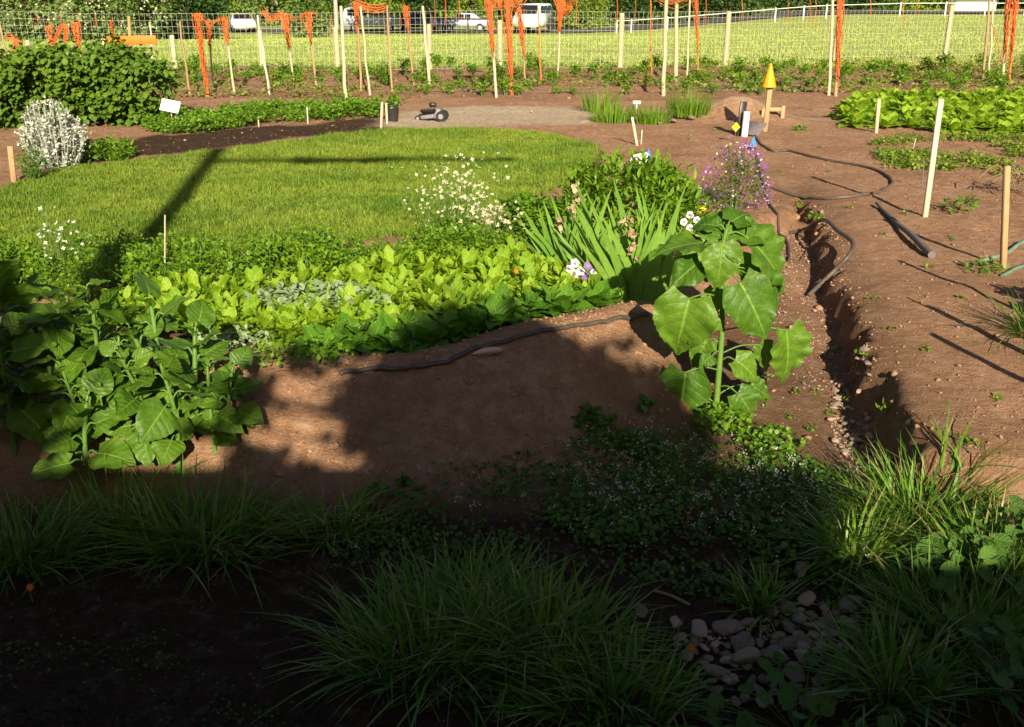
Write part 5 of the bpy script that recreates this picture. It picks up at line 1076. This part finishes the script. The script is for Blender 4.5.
for px, Yd, w, h, mt, ls, lab in [(-40, 44.0, 5, 3.6, 'farhedge', .22, 'flowering shrub cut by the left edge beyond the fence'), (30, 46.0, 5, 3.4, 'farhedge', .22, 'first flowering shrub beyond the fence at the left'), (100, 45.0, 5, 3.2, 'farhedge', .22, 'second flowering shrub beyond the fence at the left'), (165, 47.0, 4.6, 3.6, 'farhedge', .22, 'third flowering shrub beyond the fence'),
        (222, 50.0, 4, 3.8, 'fir', .25, 'dark shrub left of the white car'), (330, 62.0, 2.4, 2.4, 'farhedge', .2, 'pale twiggy shrub between the white car and the van'), (-60, 58.0, 7, 7, 'lime', .3, 'lime green tree at the far left edge'), (20, 60.0, 8, 7.5, 'lime', .3, 'bright lime green tree behind the flowering shrubs'),
        (60, 55.0, 3, 1.9, 'red', .2, 'low dark red leaved shrub among the flowering shrubs'), (110, 60.0, 7, 7, 'farhedge', .3, 'tall tree behind the second flowering shrub'), (190, 62.0, 7, 7, 'fir', .3, 'dark tree behind the third flowering shrub'),
        (245, 100.0, 9, 8, 'lime', .34, 'olive green tree behind the white car'), (300, 100.0, 9, 8, 'farhedge', .34, 'green tree behind the twiggy shrub'), (345, 102.0, 8, 8, 'lime', .34, 'olive green tree left of the pale trunk'), (440, 80, 5.0, 7, 'fir', .3, 'dark broad tree standing over the parked cars'), (400, 79.5, 5, 6, 'lime', .3, 'overhanging bright tree in front of the silver blue van'),
        (480, 100.0, 8, 7, 'lime', .3, 'bright tree behind the silver car'), (575, 92.0, 4, 3.5, 'lime', .26, 'bright rounded shrub right of the white van'), (530, 102.0, 9, 8, 'fir', .34, 'dark tree behind the white van'), (595, 98.0, 7, 7, 'farhedge', .3, 'green tree right of the bright rounded shrub'), (650, 94.0, 8, 7, 'fir', .32, 'first dark tree behind the white rail fence'),
        (705, 92.0, 7, 7, 'fir', .32, 'second dark tree behind the white rail fence'), (765, 94.0, 8, 8, 'fir', .32, 'third dark tree behind the white rail fence'), (825, 94.0, 7, 7, 'fir', .32, 'fourth dark tree behind the white rail fence'), (870, 100.0, 7, 7, 'lime', .32, 'yellow green tree left of the low shed'), (930, 108.0, 10, 8, 'fir', .36, 'dark tree behind the low shed'),
        (990, 106.0, 9, 8, 'fir', .36, 'dark tree right of the low shed'), (1045, 106.0, 9, 8, 'farhedge', .36, 'tree at the far right edge'), (-140, 60.0, 9, 8, 'fir', .34, 'dark tree outside the left edge'), (1120, 104.0, 10, 8, 'fir', .36, 'dark tree outside the right edge')]:
    r_ = ftree('shrub' if h < 4 else 'tree', lab, 'shrub' if h < 4 else 'tree', px, Yd, w, h, 4200 if h > 4 else 3200, M[mt], ls, low=2.1 if Yd in (80, 79.5) else .0, T=T_small)
    if 'flowering' in lab:
        g = G(); n = 500; a = rng.uniform(0, 6.28, n); zz = rng.uniform(.5, h, n); rr = w / 2 * np.sin(np.pi * np.clip(.12 + .86 * zz / h, 0, 1)) ** .6 * rng.uniform(.9, 1.05, n); inst(g, F5, np.column_stack([rr * np.cos(a), -np.abs(rr * np.sin(a)), zz]), fl_frames(n), rng.uniform(.03, .07, n)); g.build('flowers', M['cream'], r_)['kind'] = 'stuff'
# far backdrop hedge so no bare horizon shows
root = thing('far_hedge', 'long dark hedge closing the view behind the road', 'hedge', (0, 116, -1.5)); g = G(); n = 26000; X = rng.uniform(-95, 105, n); P3 = np.column_stack([X, rng.normal(0, 1.2, n), rng.random(n) * (7 + 1.5 * np.sin(X * .3))])
inst(g, T_small, P3, frames(rng.normal(0, 1, (n, 3)) + [0, -.6, 0], np.tile([0, -.5, 1.], (n, 1))), rng.uniform(.5, 1.1, n), np.clip(.5 + .5 * np.sin(X * .23 + 1) + rng.normal(0, .25, n), 0, 1)); g.build('foliage', M['fir'], root)
g = G()
for x in np.arange(-80, 90, 3.5): tube(g, [(x, .3, 0), (x + .2, .3, 3)], [.14, .08], 6)
g.build('trunks', M['bark'], root)['kind'] = 'stuff'
x = (356 - 512) / F * 93 * 1.065
g = G(); tube(g, [(0, 0, 0), (.05, 0, 3), (-.1, 0, 7)], [.22, .18, .1], 9); root = thing('pale_trunked_tree', 'slender tree with a pale straight trunk left of the silver blue van', 'tree', (x, 93, float(H(x, 93, False)))); g.build('trunk', M['palebark'], root)
g = G(); n = 1800; P3 = rng.normal(0, 1, (n, 3)) * [1.4, 1.4, .9] + [0, 0, 6]; inst(g, T_small, P3, frames(rng.normal(size=(n, 3)), np.tile([0, 0, 1.], (n, 1))), rng.uniform(.2, .4, n)); g.build('crown', M['lime'], root)
# ------------------------------------------------------------------ behind the camera: house, tree, pole (they cast the foreground shade)
SAZ, SEL = R(9.0), R(25.0)
root = thing('house', 'dark boarded house with a low shingle roof behind the camera', 'house', (0, -2.2, -.2)); g = G()
g2 = G(); box(g2, (0, -4, 1.2), (26, 7.6, 2.5), bev=.01)
for k in range(9): box(g2, (0, -.19 + .0, .15 + k * .25), (26, .03, .235), rotm(.08, 0, 0))
g2.build('wall', M['house'], root, smooth=False)
g = G()
for xc, wd, zc in ((-5.6, 15.5, 3.31), (7.45, 11.7, 2.98)):
    box(g, (xc, -1.85, zc), (wd, 4.5, .12), rotm(R(-18), 0, 0), .01); box(g, (xc, -6.1, zc), (wd, 4.5, .12), rotm(R(18), 0, 0), .01)
g.build('roof', M['roof'], root, smooth=False)
for sx_, lab in ((-1, 'tall dense hedge left of the house outside the picture'), (1, 'tall dense hedge right of the house outside the picture')):
    bush('tall_hedge', lab, 'hedge', (sx_ * 8.5 + 1.2 * (sx_ > 0), -2, 0), 2.2, 4.5, 4.5, 5000, T_mid, .3, M['bramble'], 160, .4, 30, sig=.06)  # unseen hedges added to keep side sky light off the foreground
for x in (-6, -2.5, 4, 8):
    g = G(); box(g, (x, -.13, 1.4), (1.2, .08, 1.0), bev=.01); f = g.build('window', M['whitep'], root, smooth=False); g = G(); box(g, (x, -.08, 1.4), (1.05, .02, .85)); g.build('pane', M['glass'], f, smooth=False)
g = G(); box(g, (.8, -.13, 1.05), (.95, .08, 2.0), bev=.01); d_ = g.build('door', M['darkwood'], root, smooth=False); g = G(); box(g, (1.15, -.07, 1.0), (.03, .06, .12), bev=.005); g.build('handle', M['steel'], d_)
# small tree in front of house, its crown shades the bank
def shade_tree(label, x, y, cz, rx, rz_, n, ls=.10):
    root = thing('small_tree', label, 'tree', (x, y, -.2)); gt = G(); tube(gt, smoothline([(0, 0, 0), (.05, 0, cz * .5), (0, 0, cz)], 4), np.linspace(.07, .03, 9), 8)
    g = G(); ncl = 46; a = rng.uniform(0, 6.28, ncl); el = np.arcsin(rng.uniform(-1, 1, ncl)); q = rng.uniform(.3, .9, ncl); C = np.column_stack([rx * q * np.cos(a) * np.cos(el), rx * .8 * q * np.sin(a) * np.cos(el), cz + rz_ * q * np.sin(el)])
    idx = rng.integers(0, ncl, n); P3 = C[idx] + rng.normal(0, .1, (n, 3))
    if 'bank' in label:   # loose outer sprays, the sun comes through between them
        for q in range(9):
            c_ = np.array([rng.uniform(-1.3, -1.0), rng.uniform(-.1, .2), rng.uniform(2.55, 3.2)]); tube(gt, [c_ * [.6, 1, .97], c_], .008, 4)
            P3 = np.vstack([P3, c_ + rng.normal(0, .035, (20, 3))])
        tube(gt, [(0, 0, 2.2), (-.8, .1, 2.9), (-1.5, .1, 3.1)], .012, 5)
    n = len(P3); inst(g, T_mid, P3, rot_up(n), rng.uniform(.7, 1.3, n) * ls); gt.build('trunk', M['bark'], root); g.build('crown', M['bramble'], root)
sx = math.tan(SAZ)
shade_tree('small leafy tree behind the camera whose shade falls on the bank', -.06 + (4.7 + 2.0) * sx, -2.0, 2.90, .92, .62, 7600)
shade_tree('second small leafy tree behind the camera on the left', -1.42, -2.0, 3.0, .5, .5, 2600)  # unseen tree added to shade the left edge plants
for k, (x, y, w, h) in enumerate([(-3.6, -.6, 1.0, 1.3), (-4.8, .6, 1.3, 1.3), (4.6, -.5, 1.1, 1.2)]):
    bush('leafy_bush', ['dark bush by the house left of the camera', 'dark bush further left of the camera', 'dark bush right of the camera'][k], 'bush', on(x, y), w, .7, h, 3000, T_mid, .12, M['bramble'], 60, .4, 12, sig=.08)  # unseen bushes added to darken the ambient light
g = G(); gt = G(); n = 3400; xx = np.linspace(-9, 1.9, 60); zz_ = 2.27 + .05 * np.sin(xx * 5); cc = np.column_stack([xx, np.full(60, -1.86), zz_]); tube(gt, cc, .015, 5)
vx = rng.uniform(-9, 2.0, 190); C = np.column_stack([vx, rng.uniform(-1.95, -1.8, 190), 2.28 + np.abs(rng.normal(0, .09, 190)) * (1 + np.sin(vx * 2.3))]); P3 = C[rng.integers(0, 190, n)] + rng.normal(0, .045, (n, 3))
inst(g, T_mid, P3, rot_up(n), rng.uniform(.05, .1, n)); root = thing('climbing_vine', 'leafy vine growing along the eave of the house behind the camera', 'vine', (0, 0, 0)); gt.build('stem', M['bark'], root); g.build('foliage', M['bramble'], root)  # unseen vine added so the eave casts a ragged shadow edge
# unseen pole; its arm and block are shaped to cast the lawn shadows
ly = -1.9; lx = -3.31 + (11.27 - ly) * sx; hl = math.tan(SEL) * (11.27 - ly) / math.cos(SAZ)
root = thing('street_lamp', 'tall street lamp with a long arm behind the camera', 'street lamp', (lx, ly, -.2)); g = G(); tube(g, [(0, 0, 0), (0, 0, hl * .5), (0, 0, hl + .2)], [.11, .10, .085], 12); g.build('pole', M['darkwood'], root)
hz = hl - .18; g = G(); tube(g, [(0, 0, hz), (1.2, 0, hz + .02), (3.2, 0, hz)], .045, 8); g.build('arm', M['steel'], root)
g = G(); box(g, (1.4, 0, hz + .0), (1.1, .2, .12), bev=.03); g.build('lamp_head', M['steel'], root)
# ------------------------------------------------------------------ light
w = bpy.data.worlds.new('World'); scn.world = w; w.use_nodes = True; t = w.node_tree; t.nodes.clear()
sk = t.nodes.new('ShaderNodeTexSky'); sk.sky_type = 'NISHITA'; sk.sun_disc = False; sk.sun_elevation = SEL; sk.air_density = .6; sk.dust_density = 1.5; sk.ozone_density = .3
bgn = t.nodes.new('ShaderNodeBackground'); bgn.inputs[1].default_value = .05; ow = t.nodes.new('ShaderNodeOutputWorld')
t.links.new(sk.outputs[0], bgn.inputs[0]); t.links.new(bgn.outputs[0], ow.inputs[0])
sd = Vector((math.sin(SAZ) * math.cos(SEL), -math.cos(SAZ) * math.cos(SEL), math.sin(SEL)))   # towards the sun
sk.sun_rotation = math.atan2(sd.x, sd.y)
l = bpy.data.lights.new('sun', 'SUN'); l.energy = 5.0; l.angle = R(.55); l.color = (1, .88, .66)
lo = bpy.data.objects.new('sun', l); COL.objects.link(lo); lo.rotation_euler = sd.to_track_quat('Z', 'Y').to_euler(); lo.location = (2, -10, 8)
scn.view_settings.view_transform = 'Standard'; scn.view_settings.look = 'None'; scn.view_settings.exposure = .78; scn.view_settings.gamma = 1
scn.cycles.use_denoising = True; scn.cycles.max_bounces = 6; scn.cycles.transparent_max_bounces = 4
for pr_ in rocks + YS + LT + LD + CHD + PT + LP + ST + TP + TQ:
    if not pr_.used: kill(pr_.o)
